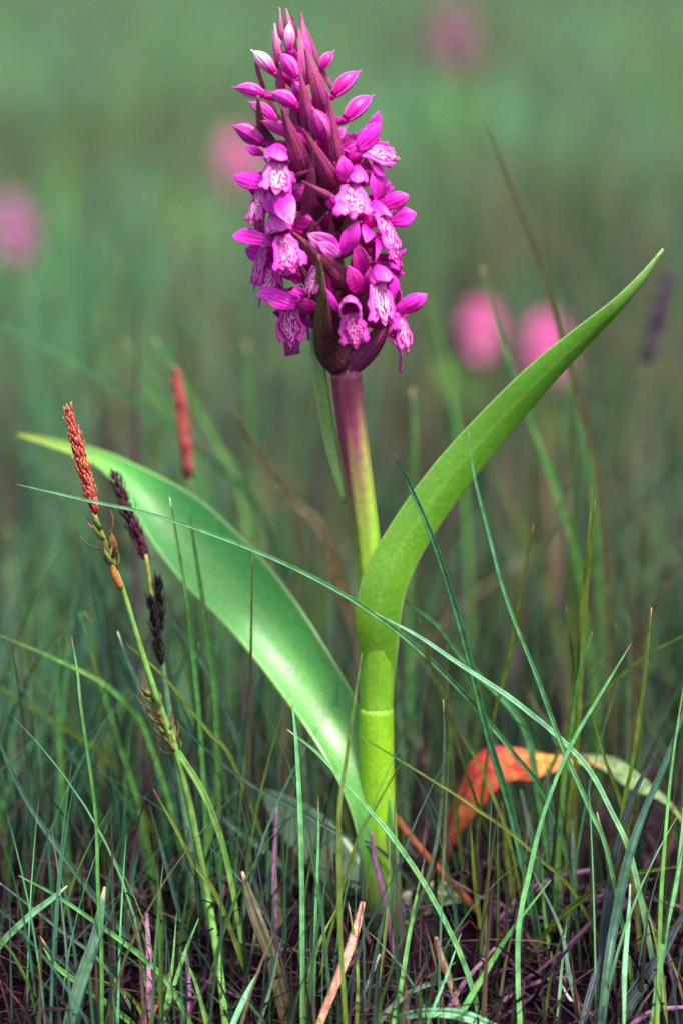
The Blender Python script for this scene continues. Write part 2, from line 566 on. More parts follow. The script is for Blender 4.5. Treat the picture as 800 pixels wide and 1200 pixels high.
def litter():
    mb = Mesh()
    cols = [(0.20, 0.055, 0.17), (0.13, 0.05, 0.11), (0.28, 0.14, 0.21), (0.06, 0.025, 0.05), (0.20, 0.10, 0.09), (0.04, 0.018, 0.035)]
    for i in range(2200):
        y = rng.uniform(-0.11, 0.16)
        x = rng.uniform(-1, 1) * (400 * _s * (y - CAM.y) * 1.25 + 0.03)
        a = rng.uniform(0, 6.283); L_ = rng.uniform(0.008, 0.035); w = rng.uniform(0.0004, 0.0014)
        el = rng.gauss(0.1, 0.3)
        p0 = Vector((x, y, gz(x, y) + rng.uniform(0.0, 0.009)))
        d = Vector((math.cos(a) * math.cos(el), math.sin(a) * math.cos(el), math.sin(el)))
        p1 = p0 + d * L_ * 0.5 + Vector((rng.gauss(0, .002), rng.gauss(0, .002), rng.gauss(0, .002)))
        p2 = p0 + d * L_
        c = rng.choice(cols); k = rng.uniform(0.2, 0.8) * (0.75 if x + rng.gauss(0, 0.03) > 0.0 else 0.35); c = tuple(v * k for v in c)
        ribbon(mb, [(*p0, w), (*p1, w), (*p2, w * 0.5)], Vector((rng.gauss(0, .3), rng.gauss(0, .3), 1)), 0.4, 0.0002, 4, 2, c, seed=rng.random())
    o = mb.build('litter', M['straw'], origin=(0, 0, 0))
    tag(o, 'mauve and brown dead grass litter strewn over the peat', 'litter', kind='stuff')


litter()

# ------------------------------------------------------------------ the orchid
FOOT = W(447, 1090)
orchid = empty('orchid', FOOT)
tag(orchid, 'tall magenta flowered marsh orchid with thick stem and two broad green leaves', 'orchid')

AX = [(600, 424), (425, 403), (350, 396), (280, 382), (200, 371), (150, 360), (100, 350), (60, 343), (15, 338)]
HW = [(430, 60), (390, 92), (350, 98), (278, 107), (200, 97), (150, 85), (100, 72), (60, 47), (20, 14), (0, 10)]


def interp(tab, y):
    tab = sorted(tab)
    return float(np.interp(y, [a for a, _ in tab], [b for _, b in tab]))


def front_y(px, py, k):
    """World y of a point that stands k half-widths of the spike out from its axis, on the near side."""
    Rr = interp(HW, py) * k
    dx = px - interp(AX, py)
    return -math.sqrt(max((0.3 * Rr) ** 2, Rr * Rr - dx * dx)) * MPP


def S(px, py, k=0.75):
    return W(px, py, front_y(px, py, k))


def axis_pt(py):
    return W(interp(AX, py), py, 0.0)


def outward(px, py, k=0.75):
    v = S(px, py, k) - axis_pt(py)
    v.z *= 0.3
    return v.normalized()


MAG = (0.80, 0.026, 0.56)
MAG2 = (0.62, 0.008, 0.34)
PINK = (0.86, 0.17, 0.68)
PALE = (0.86, 0.62, 0.80)
WINE = (0.17, 0.007, 0.065)
WINE2 = (0.065, 0.003, 0.022)
WINEP = (0.30, 0.045, 0.14)


def petal(parent, name, base, tip, w, kb=0.7, kt=0.95, colr=MAG, tipc=None, cup=0.14, mat='petal', bulge=0.12, n=14, m=12, nrm=None,
          profile=((0, 0.35), (0.22, 0.85), (0.45, 1.05), (0.68, 0.80), (0.86, 0.40), (0.95, 0.16), (1, 0.02)), bcol=None):
    a, b = S(*base, kb), S(*tip, kt)
    nv = nrm or (outward(*tip, kt) + Vector((0, -0.35, 0.35))).normalized()
    ax_ = b - a
    pts = []
    for t, pw in profile:
        p = a + ax_ * t + nv * (bulge * ax_.length * math.sin(math.pi * t))
        pts.append((*p, pw * w * 1.08 * MPP))
    tc = tipc or mixc(colr, PINK, 0.25)
    bc = bcol or colr
    sd_ = rng.random()
    f = lambda t, u: mixc(mixc(mixc(bc, colr, t * 3), tc, (t - 0.45) * 2.2), (0.55, 0.010, 0.32), 0.55 * math.exp(-(u / 0.16) ** 2) + (0.35 if abs(u) > 0.95 else 0))
    mb = Mesh()
    ribbon(mb, pts, nv, cup, 0.00030, n, m, f, wave=0.22, wfreq=0.7, seed=sd_, twist=rng.uniform(-0.5, 0.5))
    return mb.build(name, M[mat], parent, origin=a)


def lip(parent, top, bot, w0, w1, az, k0=0.8, k1=0.98, reflex=0.22):
    top = (top[0], top[1] - 3); w1 *= 1.03; w0 *= 1.1
    a, b = S(*top, k0), S(*bot, k1)
    az = R(az)
    nv = Vector((math.sin(az), -math.cos(az), 0.25)).normalized()
    ax_ = b - a
    tg = ax_.normalized()
    nv = (nv - tg * nv.dot(tg)).normalized()
    sdv = tg.cross(nv).normalized()
    sdr = rng.random()
    n, m = 18, 26
    fr, bk, uu = [], [], []
    for i in range(n):
        v = i / (n - 1)
        w = (w0 + (w1 - w0) * min(1, v / 0.8) ** 0.9) * (1 + 0.07 * math.sin(v * 11 + sdr * 25)) * MPP
        for q in range(m + 1):
            u = -1 + 2 * q / m
            ln = 0.87 + 0.15 * math.exp(-(u / 0.17) ** 2) - 0.22 * max(0, abs(u) - 0.6) ** 1.2 - 0.05 * math.exp(-((abs(u) - 0.34) / 0.08) ** 2) + 0.035 * math.sin(u * 17 + sdr * 20) * min(1, abs(u) * 3)
            vv = v * ln
            p = a + ax_ * vv + sdv * ((u + 0.12 * (sdr - 0.5) * v) * w * 0.5 * (1 + 0.05 * math.sin(v * 17 + (3 if u > 0 else 0) + sdr * 9)))
            p += nv * (0.06 * ax_.length * math.sin(vv * 3.0)) - nv * (reflex * w * u * u * min(1, v * 1.6) * 0.5)
            p += nv * (0.030 * w * math.sin(u * 8 + v * 5 + sdr * 30) * v)
            fr.append(p); bk.append(p - nv * 0.0004)
            uu.append((u, vv, sdr))
    N = len(fr); mm = m + 1; f = []
    for i in range(n - 1):
        for q in range(m):
            x = i * mm + q
            f.append((x, x + 1, x + mm + 1, x + mm)); f.append((N + x, N + x + mm, N + x + mm + 1, N + x + 1))
        x = i * mm; f.append((x, x + mm, N + x + mm, N + x))
        x = i * mm + m; f.append((x, N + x, N + x + mm, x + mm))
    for q in range(m):
        f.append((q, N + q, N + q + 1, q + 1)); x = (n - 1) * mm + q; f.append((x, x + 1, N + x + 1, N + x))
    mb = Mesh(); mb.add(fr + bk, f, [MAG] * (2 * N), uu + uu)
    o = mb.build('lip', M['lip'], parent, origin=a)
    # the spur behind the lip
    s0 = a - nv * 0.0008
    s1 = s0 - nv * 0.0030 + Vector((0, 0, -0.0022)); s2 = s1 - nv * 0.0012 + Vector((0, 0, -0.0038))
    sp = Mesh(); tube(sp, [(*s0, 0.0022), (*s1, 0.0019), (*s2, 0.0006)], 6, 8, MAG2)
    sp.build('spur', M['petal'], parent, origin=s0)
    return o


def hood(parent, c, w, h, az, k=0.8, roll=0.0, pitch=42, depth=0.0062, colr=MAG, rimc=None, open_=128):
    """Helmet of the joined upper sepal and petals, open to the front, with the column inside."""
    ctr = S(*c, k)
    az = R(az)
    dv = Vector((math.sin(az), -math.cos(az), 0.0))
    sdv = Vector((math.cos(az), math.sin(az), 0.0))
    upv = Vector((0, 0, 1))
    if roll:
        rm = Matrix.Rotation(R(roll), 3, dv)
        sdv, upv = rm @ sdv, rm @ upv
    cp, sp_ = math.cos(R(pitch)), math.sin(R(pitch))
    dv, upv = dv * cp - upv * sp_, upv * cp + dv * sp_
    w, h = w * MPP, h * MPP
    n, m = 11, 28
    fr, bk, uu, cc = [], [], [], []
    for i in range(n):
        b_ = i / (n - 1)
        r = math.sqrt(max(0.02, 1 - (1 - b_) ** 2.2)) * (1 - 0.22 * b_ ** 3)
        for q in range(m + 1):
            u = -1 + 2 * q / m
            th = R(open_) * u
            peak = 0.25 * math.exp(-(u / 0.25) ** 2) * b_
            nrm_ = sdv * math.sin(th) + upv * math.cos(th)
            rk = r * (1 + 0.13 * math.exp(-(u / 0.13) ** 2) - 0.13 * math.exp(-((abs(u) - 0.46) / 0.09) ** 2))
            p = ctr + sdv * (math.sin(th) * w * 0.5 * rk) + upv * (math.cos(th) * h * (0.62 if abs(u) < 0.5 else 0.70) * rk - h * 0.18)
            p += dv * (depth * (b_ - 0.65 + peak) * (1.0 - 0.35 * abs(u) ** 2))
            fr.append(p); bk.append(p - nrm_ * 0.0004 - dv * 0.0002)
            uu.append((u, b_, rng.random())); cc.append(mixc(mixc(colr, rimc or PINK, b_ * b_), (0.52, 0.006, 0.28), 0.6 * math.exp(-((abs(u) - 0.46) / 0.07) ** 2)))
    N = len(fr); mm = m + 1; f = []
    for i in range(n - 1):
        for q in range(m):
            x = i * mm + q
            f.append((x, x + 1, x + mm + 1, x + mm)); f.append((N + x, N + x + mm, N + x + mm + 1, N + x + 1))
        x = i * mm; f.append((x, x + mm, N + x + mm, N + x))
        x = i * mm + m; f.append((x, N + x, N + x + mm, x + mm))
    for q in range(m):
        f.append((q, N + q, N + q + 1, q + 1)); x = (n - 1) * mm + q; f.append((x, x + 1, N + x + 1, N + x))
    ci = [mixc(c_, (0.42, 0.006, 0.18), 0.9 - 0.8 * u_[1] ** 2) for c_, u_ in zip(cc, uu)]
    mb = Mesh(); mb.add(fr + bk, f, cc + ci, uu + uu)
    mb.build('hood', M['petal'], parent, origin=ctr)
    # column: dark crimson in the throat
    cm = Mesh()
    p0 = ctr - upv * (h * 0.42) - dv * depth * 0.72
    p1 = ctr + upv * (h * 0.12) - dv * depth * 0.45
    tube(cm, [(*p0, w * 0.44), (*p0.lerp(p1, 0.5), w * 0.36), (*p1, w * 0.10)], 6, 8, (0.30, 0.004, 0.09))
    cm.build('column', M['petal'], parent, origin=p0)
    return ctr


def ovary(parent, p, py_axis, d0=0.0026, d1=0.0034, colr=MAG2, acol=WINE):
    a = axis_pt(py_axis)
    mid = a.lerp(p, 0.55) + Vector((0, 0, 0.0012))
    mb = Mesh()
    tube(mb, [(*a, d0), (*mid, d1), (*p, d0 * 0.8)], 8, 8, lambda t, th: mixc(acol, colr, t * 1.6), groove=0.06, gfreq=6)
    mb.build('ovary', M['petal'], parent, origin=a)


def flower(th, az, lip_, hood_=None, sepals=(), k=0.78, kl=0.97, roll=0, hc=MAG, rim=None, pitch=42):
    """th: throat pixel; lip_: (top, bottom, w0, w1); hood_: (centre, w, h); sepals: (base, tip, width, options)."""
    t3 = S(*th, k * 0.9)
    fl = empty('flower', t3, orchid)
    if hood_:
        hood(fl, hood_[0], hood_[1], hood_[2], az, k, roll, pitch, colr=hc, rimc=rim)
    if lip_:
        lip(fl, lip_[0], lip_[1], lip_[2], lip_[3], az, k, kl)
    for s in sepals:
        opt = s[3] if len(s) > 3 else {}
        opt = dict(opt)
        petal(fl, opt.pop('name', 'sepal'), s[0], s[1], s[2], **opt)
    ovary(fl, t3 - outward(*th, k) * 0.001, th[1] + 22)
    return fl


# main axis and stem
stemc_lo, stemc_mid, stemc_hi = (0.25, 0.53, 0.020), (0.23, 0.41, 0.030), (0.26, 0.045, 0.10)


def stem_col(t, th):
    c = mixc(stemc_lo, stemc_mid, (t - 0.40) * 4)
    # wine tint creeps down from the spike, deeper along the ribs
    return mixc(c, stemc_hi, (t - 0.69 - 0.06 * math.sin(th) + 0.035 * math.sin(th * 6)) * 4.6)


def spts(rows, y=0.0):
    return [(*W(px, py, y), w * MPP) for px, py, w in rows]


mb = Mesh()
tube(mb, spts([(450, 1110, 40), (447, 1060, 40), (444, 1000, 37), (441, 900, 34), (440, 800, 33), (436, 720, 33), (431, 650, 32),
               (421, 570, 33), (412, 500, 34), (404, 432, 36)]), 60, 28, stem_col, groove=0.035, gfreq=9)
mb.build('stem', M['stem'], orchid, origin=FOOT)
mb = Mesh()
tube(mb, [(*axis_pt(434), 36 * MPP), (*axis_pt(400), 33 * MPP), (*axis_pt(330), 30 * MPP), (*axis_pt(250), 26 * MPP), (*axis_pt(170), 21 * MPP),
          (*axis_pt(100), 15 * MPP), (*axis_pt(40), 8 * MPP), (*axis_pt(22), 3 * MPP)], 30, 16,
     lambda t, th: mixc(stemc_hi, WINE2, t * 5), groove=0.05, gfreq=6)
mb.build('flower_axis', M['bract'], orchid, origin=axis_pt(434))

# sheath of the lower leaf, its rim showing as a pale step on the stem
LEAF = (0.095, 0.280, 0.020)
SHEATH = (0.20, 0.40, 0.045)
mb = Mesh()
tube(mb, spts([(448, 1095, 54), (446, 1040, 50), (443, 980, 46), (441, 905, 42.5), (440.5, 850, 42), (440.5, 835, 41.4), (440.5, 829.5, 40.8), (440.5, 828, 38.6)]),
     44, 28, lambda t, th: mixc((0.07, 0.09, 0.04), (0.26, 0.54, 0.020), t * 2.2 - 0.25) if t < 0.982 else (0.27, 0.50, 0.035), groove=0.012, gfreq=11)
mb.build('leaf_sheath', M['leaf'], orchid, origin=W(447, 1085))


# right leaf: clasps the stem, then arches up and away
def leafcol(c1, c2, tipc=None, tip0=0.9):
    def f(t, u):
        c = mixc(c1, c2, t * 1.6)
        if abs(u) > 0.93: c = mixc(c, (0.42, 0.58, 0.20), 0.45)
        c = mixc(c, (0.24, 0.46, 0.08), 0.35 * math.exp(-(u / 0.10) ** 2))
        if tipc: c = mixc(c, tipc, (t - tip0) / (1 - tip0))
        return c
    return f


def leaf_pts(rows):
    return [(*W(px, py, y), w * MPP) for px, py, w, y in rows]


mb = Mesh()
tube(mb, spts([(440.5, 838, 39), (441, 800, 41), (443, 768, 44), (443, 742, 45), (440, 722, 38), (438, 705, 33)]), 16, 24,
     lambda t, th: mixc((0.25, 0.52, 0.034), (0.20, 0.44, 0.028), t * 2.2), groove=0.015, gfreq=9)
mb.build('leaf_sheath', M['leaf'], orchid, origin=W(440, 820))
mb = Mesh()
ribbon(mb, leaf_pts([(441, 825, 32, 0.0), (442, 795, 38, -0.0016), (443, 760, 47, -0.0033), (442, 724, 55, -0.0046), (451, 682, 54, -0.0050), (477, 630, 50, -0.005),
                     (521, 566, 48, -0.006), (571, 507, 44, -0.008), (627, 446, 37, -0.011), (680, 396, 28, -0.013), (722, 358, 19, -0.014),
                     (752, 326, 14, -0.013), (777, 292, 3, -0.011)]),
       [Vector((0.0, -1, 0.0)), Vector((-0.15, -1, 0.2)), Vector((-0.05, -1, 0.15)), Vector((0.25, -1, -0.1)), Vector((0.5, -0.75, -0.5))],
       cup=0.30, thick=0.0004, n=60, m=16, col=leafcol((0.18, 0.41, 0.026), LEAF, (0.25, 0.42, 0.12), 0.85))
mb.build('leaf', M['leaf'], orchid, origin=W(441, 800))
orchid.children[-1]['label'] = 'leaf arching up to the right with a curled tip'

# left leaf: broad, glossy, leaning out and back
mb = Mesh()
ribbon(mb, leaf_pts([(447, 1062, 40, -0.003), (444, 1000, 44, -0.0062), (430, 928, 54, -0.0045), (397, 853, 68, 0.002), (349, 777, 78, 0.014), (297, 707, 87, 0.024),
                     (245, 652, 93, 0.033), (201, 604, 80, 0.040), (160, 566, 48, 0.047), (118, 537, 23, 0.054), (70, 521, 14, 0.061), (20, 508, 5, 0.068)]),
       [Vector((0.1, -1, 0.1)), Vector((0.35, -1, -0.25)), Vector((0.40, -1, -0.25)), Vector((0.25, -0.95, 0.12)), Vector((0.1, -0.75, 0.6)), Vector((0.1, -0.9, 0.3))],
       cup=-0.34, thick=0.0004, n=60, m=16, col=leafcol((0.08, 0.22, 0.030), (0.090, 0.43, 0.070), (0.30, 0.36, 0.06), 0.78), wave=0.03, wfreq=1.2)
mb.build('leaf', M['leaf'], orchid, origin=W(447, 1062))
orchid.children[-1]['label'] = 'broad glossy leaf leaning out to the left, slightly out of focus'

# narrow upper leaf pressed against the back of the stem
mb = Mesh()
ribbon(mb, leaf_pts([(404, 590, 6, 0.000), (396, 560, 12, 0.001), (386, 515, 17, 0.003), (377, 460, 19, 0.004), (371, 415, 18, 0.006), (368, 375, 12, 0.012), (367, 345, 2, 0.014)]),
       Vector((-0.55, -0.7, 0.45)), cup=0.35, thick=0.0005, n=24, m=6,
       col=lambda t, u: (0.46, 0.64, 0.22) if u < -0.5 else (0.26, 0.46, 0.12))
mb.build('leaf', M['leaf'], orchid, origin=W(404, 590))
# dull basal leaf hanging behind the foot
mb = Mesh()
ribbon(mb, leaf_pts([(436, 1075, 30, 0.008), (415, 1040, 50, 0.012), (380, 995, 62, 0.018), (345, 960, 52, 0.024), (318, 935, 22, 0.030), (306, 926, 3, 0.034)]),
       [Vector((0.2, -0.8, 0.6)), Vector((0, -0.8, 0.6))], cup=-0.25, thick=0.0006, n=24, m=8, col=leafcol((0.15, 0.24, 0.10), (0.14, 0.25, 0.13)))
mb.build('leaf', M['leaf'], orchid, origin=W(436, 1075))
mb = Mesh()
ribbon(mb, leaf_pts([(455, 1085, 34, 0.004), (480, 1062, 40, 0.006), (515, 1046, 36, 0.010), (550, 1050, 20, 0.014), (575, 1062, 4, 0.016)]),
       [Vector((0.0, -0.7, 0.7)), Vector((0, -0.6, 0.8))], cup=-0.25, thick=0.0006, n=20, m=8, col=leafcol((0.12, 0.15, 0.05), (0.10, 0.11, 0.05)))
mb.build('leaf', M['leaf'], orchid, origin=W(455, 1085))

# ---- flowers seen in the photograph
SP = dict(mat='spotted')
flower((326, 188), 12, ((327, 193), (324, 228), 18, 36), ((326, 181), 36, 20),
       [((309, 182), (288, 171), 10), ((316, 217), (272, 206), 19, dict(kb=0.75, kt=0.85, bulge=0.1)), ((318, 190), (312, 214), 14, dict(colr=PINK, kt=0.8))], roll=-10, rim=PINK)
flower((413, 213), 0, ((411, 219), (414, 257), 18, 44), ((418, 207), 29, 22),
       [((403, 214), (401, 182), 19, dict(mat='spotted', kt=0.85)), ((440, 236), (438, 195), 20, dict(mat='spotted', kb=0.7, kt=0.8))], kl=1.0)
flower((424, 176), 55, ((424, 178), (468, 187), 14, 26), None,
       [((418, 174), (447, 144), 24, dict(kb=0.8, kt=0.85)), ((426, 160), (444, 130), 16, dict(kt=0.7, kb=0.6)), ((438, 178), (455, 167), 15, dict(colr=PINK)),
        ((436, 192), (452, 205), 20, dict(kb=0.8, kt=0.85)), ((408, 190), (424, 172), 15, dict(kb=0.6, kt=0.8, colr=MAG2, cup=0.7))])
flower((441, 250), 48, ((443, 252), (466, 298), 15, 26), ((446, 246), 20, 17),
       [((444, 243), (479, 228), 18, dict(bulge=0.16)), ((456, 260), (488, 250), 20), ((424, 266), (446, 252), 16, dict(kb=0.55, kt=0.8, colr=MAG2, cup=0.7)),
        ((442, 272), (440, 306), 7, dict(colr=MAG2))])
flower((326, 269), 10, ((330, 278), (344, 320), 17, 38), ((326, 264), 34, 24),
       [((326, 222), (343, 264), 25, dict(mat='spotted', colr=MAG, tipc=(0.90, 0.36, 0.76), cup=0.10, kb=0.78, kt=0.95)),
        ((310, 228), (328, 254), 17, dict(kb=0.75, kt=0.85))], roll=8, rim=PINK)
flower((306, 226), -42, ((305, 226), (295, 264), 14, 24), None,
       [((318, 222), (312, 214), 10)], kl=0.95)
flower((308, 292), -45, ((309, 294), (297, 339), 12, 20), None,
       [((320, 283), (272, 275), 17, dict(bulge=0.18, kb=0.8, kt=0.9)), ((312, 300), (287, 292), 18, dict(kb=0.7, kt=0.8)), ((316, 300), (312, 330), 15, dict(kb=0.7, kt=0.7))])
flower((330, 322), -30, ((318, 318), (310, 350), 12, 20), None,
       [((316, 325), (303, 360), 13, dict(kb=0.6, kt=0.6)), ((318, 308), (334, 340), 7, dict(kb=0.8, kt=0.85, colr=MAG2)), ((330, 315), (318, 340), 20, dict(kb=0.65, kt=0.7, colr=(0.40, 0.06, 0.42)))])
flower((342, 357), -8, ((338, 360), (341, 408), 17, 33), ((339, 353), 24, 14),
       [((349, 352), (301, 343), 16, dict(bulge=0.20, kb=0.85, kt=1.0)), ((346, 360), (309, 347), 15, dict(bulge=0.12, kb=0.9, kt=1.05)),
        ((374, 362), (346, 356), 17, dict(kb=0.5, kt=0.8, colr=MAG2, cup=0.7))])
flower((372, 310), -48, ((370, 314), (362, 349), 12, 24), None,
       [((360, 342), (343, 341), 13), ((400, 298), (360, 274), 22, dict(colr=MAG, tipc=(0.90, 0.30, 0.74), bcol=PINK, kb=0.8, kt=0.95, bulge=0.2)),
        ((400, 299), (419, 258), 19, dict(kb=0.8, kt=0.92)), ((396, 300), (372, 284), 14, dict(colr=PINK, kb=0.85, kt=1.0, bulge=0.15))], k=0.8)
flower((410, 360), 0, ((411, 371), (416, 409), 21, 34), ((410, 357), 30, 27),
       [((396, 366), (382, 338), 8, dict(kb=0.8, kt=0.9)), ((419, 343), (408, 311), 18, dict(mat='spotted', colr=MAG2, kb=0.7, kt=0.8))], k=0.85, kl=1.0, pitch=12)
flower((441, 330), 24, ((442, 335), (452, 382), 18, 34), ((446, 323), 33, 24),
       [((424, 328), (416, 283), 19, dict(mat='spotted', colr=MAG2, kb=0.65, kt=0.8, cup=-0.2)), ((458, 318), (456, 358), 15, dict(kb=0.6, kt=0.65))], roll=12, rim=PINK, k=0.82, kl=0.98)
flower((463, 366), 42, ((467, 369), (478, 414), 9, 26), None,
       [((459, 368), (500, 344), 19, dict(bulge=0.15)), ((428, 378), (464, 374), 17, dict(kb=0.55, kt=0.8, colr=MAG2, cup=0.7)), ((448, 356), (463, 388), 13)])
flower((452, 282), 55, ((455, 276), (464, 308), 10, 20), None,
       [((448, 280), (460, 310), 17, dict(kb=0.6, kt=0.6)), ((436, 232), (458, 214), 14, dict(kb=0.6, kt=0.5))], k=0.6, kl=0.7)
flower((430, 340), 20, None, None, [((424, 345), (434, 312), 14, dict(mat='spotted', colr=MAG2, kb=0.6, kt=0.75)), ((452, 300), (470, 318), 16, dict(kb=0.55, kt=0.55))], k=0.5)
flower((345, 300), -20, None, None, [((352, 305), (330, 325), 16, dict(kb=0.6, kt=0.7)), ((345, 250), (318, 262), 14, dict(kb=0.6, kt=0.7)), ((318, 236), (296, 236), 15, dict(kb=0.6, kt=0.6))], k=0.5)
flower((400, 250), 5, None, None, [((392, 246), (384, 226), 12, dict(kb=0.6, kt=0.7)), ((430, 262), (428, 285), 15, dict(kb=0.6, kt=0.75)), ((352, 352), (330, 340), 14, dict(kb=0.6, kt=0.7))], k=0.5)
flower((440, 205), 60, None, None,
       [((432, 215), (458, 214), 16, dict(kb=0.5, kt=0.5)), ((440, 240), (452, 206), 18, dict(kb=0.6, kt=0.6))], k=0.5)

# ---- florets half hidden between those in front
frng = random.Random(21)
for i in range(13):
    py = 176 + i * 17
    hw = interp(HW, py)
    cx = interp(AX, py)
    sgn = -1 if i % 2 else 1
    dx = sgn * hw * frng.uniform(0.30, 0.62)
    fl = empty('flower', S(cx + dx, py, 0.5), orchid)
    for q in range(3):
        a = frng.uniform(-0.7, 0.9) + (0 if sgn > 0 else math.pi) * (q != 1)
        ln = frng.uniform(24, 34)
        bx, by = cx + dx, py + frng.uniform(-6, 6)
        petal(fl, 'sepal', (bx, by), (bx + math.cos(a) * ln * 0.8, by - math.sin(abs(a)) * ln * 0.5 + frng.uniform(-6, 10)), frng.uniform(14, 20),
              kb=0.45, kt=0.62, colr=MAG if q else MAG2)
    ovary(fl, S(cx + dx, py, 0.48), py + 20)

# ---- the far side of the spike carries flowers as well
for i in range(16):
    py = 395 - i * 14.5
    a = R(95 + ((i * 137.5) % 170))
    hw = interp(HW, py) * 0.62 * MPP
    c = axis_pt(py) + Vector((math.sin(a) * hw, -math.cos(a) * hw, 0))
    d = Vector((math.sin(a), -math.cos(a), 0)); s_ = Vector((math.cos(a), math.sin(a), 0)); u_ = Vector((0, 0, 1))
    fl = empty('flower', c, orchid)
    mb = Mesh(); ribbon(mb, [(*c, 0.003), (*(c + d * .003 - u_ * .004), 0.0065), (*(c + d * .003 - u_ * .009), 0.006)], d, 0.1, 0.0004, 8, 6, MAG, seed=rng.random())
    mb.build('lip', M['lip'], fl, origin=c)
    for sg in (-1, 1):
        mb = Mesh(); ribbon(mb, [(*c, 0.0015), (*(c + s_ * sg * .004 + u_ * .002 + d * .002), 0.0038), (*(c + s_ * sg * .009 + u_ * .003 + d * .002), 0.0004)], d, 0.3, 0.0004, 8, 4, MAG, seed=rng.random())
        mb.build('sepal', M['petal'], fl, origin=c)
    mb = Mesh(); ribbon(mb, [(*c, 0.003), (*(c + u_ * .004 + d * .002), 0.0055), (*(c + u_ * .006 + d * .005), 0.0008)], d, 0.6, 0.0004, 8, 6, MAG, seed=rng.random())
    mb.build('hood', M['petal'], fl, origin=c)
    ovary(fl, c - d * 0.001, py + 22)


# ---- buds
def bud(tip, base, w, kt=0.9, kb=0.6, tipc=None, colr=MAG2, stalk=True):
    a, b = S(*base, kb), S(*tip, kt)
    e = empty('bud', a, orchid)
    mb = Mesh()
    ax_ = b - a
    up_ = Vector((0, 0, 1)) * 0.0006
    pts = []
    for t, pw in ((0, 0.50), (0.08, 0.50), (0.20, 0.78), (0.42, 1.04), (0.64, 0.92), (0.84, 0.52), (0.95, 0.22), (1, 0.03)):
        p = a + ax_ * t + up_ * math.sin(t * 3.14)
        pts.append((*p, w * MPP * pw * 0.93))
    tc = tipc or mixc(colr, PINK, 0.35)
    core = [(p[0], p[1], p[2], p[3] * 0.80) for p in pts]
    tube(mb, core, 18, 12, MAG2, seed=rng.random())
    mb.build('closed_petals', M['petal'], e, origin=a)
    tg = ax_.normalized()
    e1 = (Vector((0, -1, 0.2)) - tg * Vector((0, -1, 0.2)).dot(tg)).normalized(); e2 = tg.cross(e1)
    ph_ = rng.uniform(-0.5, 0.5)
    for q in range(3):
        th = ph_ + q * 2.094
        d = e1 * math.cos(th) + e2 * math.sin(th)
        rows = []
        for p in pts[1:]:
            rows.append((*(Vector(p[:3]) + d * (p[3] * 0.17)), p[3] * 0.98))
        lst = rows[-1]
        rows.append((*(Vector(lst[:3]) + tg * 0.0006 + d * 0.0002), 0.00008))
        tb = Mesh()
        sh = rng.uniform(0.85, 1.12)
        ribbon(tb, rows, d, 0.66, 0.0003, 14, 10,
               (lambda s_: lambda t, u: tuple(v * s_ for v in mixc(mixc(mixc(colr, tc, (t - 0.15) * 1.5), (0.50, 0.006, 0.26), 0.5 * math.exp(-(u / 0.14) ** 2)), (0.90, 0.35, 0.72), 0.55 if abs(u) > 0.85 else 0)))(sh), seed=rng.random())
        tb.build('petal', M['petal'], e, origin=a)
    ovary(e, a + ax_ * 0.05, base[1] + 18, 0.0022, 0.0028)
    return e


for args in [((339, 27), (338, 62), 14, 0.9, 0.5, (0.92, 0.62, 0.80)), ((296, 60), (323, 88), 18, 0.8, 0.5, (0.95, 0.80, 0.90)),  # the whitish tip colours paint in the highlights on the upper buds
             ((329, 63), (348, 94), 20, 0.95, 0.7, None), ((390, 61), (374, 84), 15, 0.7, 0.5, None), ((275, 103), (312, 113), 18, 0.9, 0.6, None),
             ((421, 84), (388, 115), 20, 0.9, 0.6, None), ((318, 109), (348, 126), 20, 0.98, 0.8, None), ((436, 113), (402, 143), 22, 0.9, 0.7, None),
             ((367, 128), (382, 168), 25, 1.05, 0.7, None), ((293, 120), (325, 146), 18, 0.9, 0.6, None), ((274, 148), (311, 170), 23, 0.95, 0.7, None),
             ((345, 96), (352, 118), 15, 0.8, 0.5, None), ((320, 40), (328, 66), 11, 0.7, 0.4, (0.9, 0.75, 0.85)), ((356, 45), (362, 78), 12, 0.7, 0.4, None),
             ((306, 142), (337, 160), 14, 0.85, 0.6, None), ((405, 150), (392, 172), 15, 0.8, 0.6, None)]:
    bud(*args)


# ---- bracts
def bract(rows, k0=0.9, k1=0.35, colr=WINE, tipc=None, nrm=None, cup=0.5, name='bract', fold=True):
    """rows: (px, py, width) from tip to base."""
    n = len(rows)
    k1 *= 0.62
    pts = []
    for i, (px, py, w) in enumerate(rows):
        t = i / (n - 1)
        pts.append((*S(px, py, k0 + (k1 - k0) * t), w * MPP))
    px, py, _ = rows[0]
    nv = nrm or (outward(px, py, k0) + Vector((0, -0.8, 0.1))).normalized()
    tc = tipc or mixc(colr, WINEP, 0.6)
    mb = Mesh()
    ribbon(mb, pts, nv, cup, 0.0005, 20, 8, lambda t, u: mixc(tc, colr, t * 1.6 - 0.25 * (u > 0)), vfold=fold, seed=rng.random())
    return mb.build(name, M['bract'], orchid, origin=Vector(pts[-1][:3]))


def b2(tip, base, w, k0=0.9, k1=0.4, **kw):
    tx, ty = tip; bx, by = base
    rows = [(tx, ty, 1.2)] + [(tx + (bx - tx) * t, ty + (by - ty) * t, w * 0.82 * f) for t, f in ((0.2, 0.36), (0.5, 0.80), (0.8, 1.1), (1, 1.0))]
    return bract(rows, k0, k1, **kw)


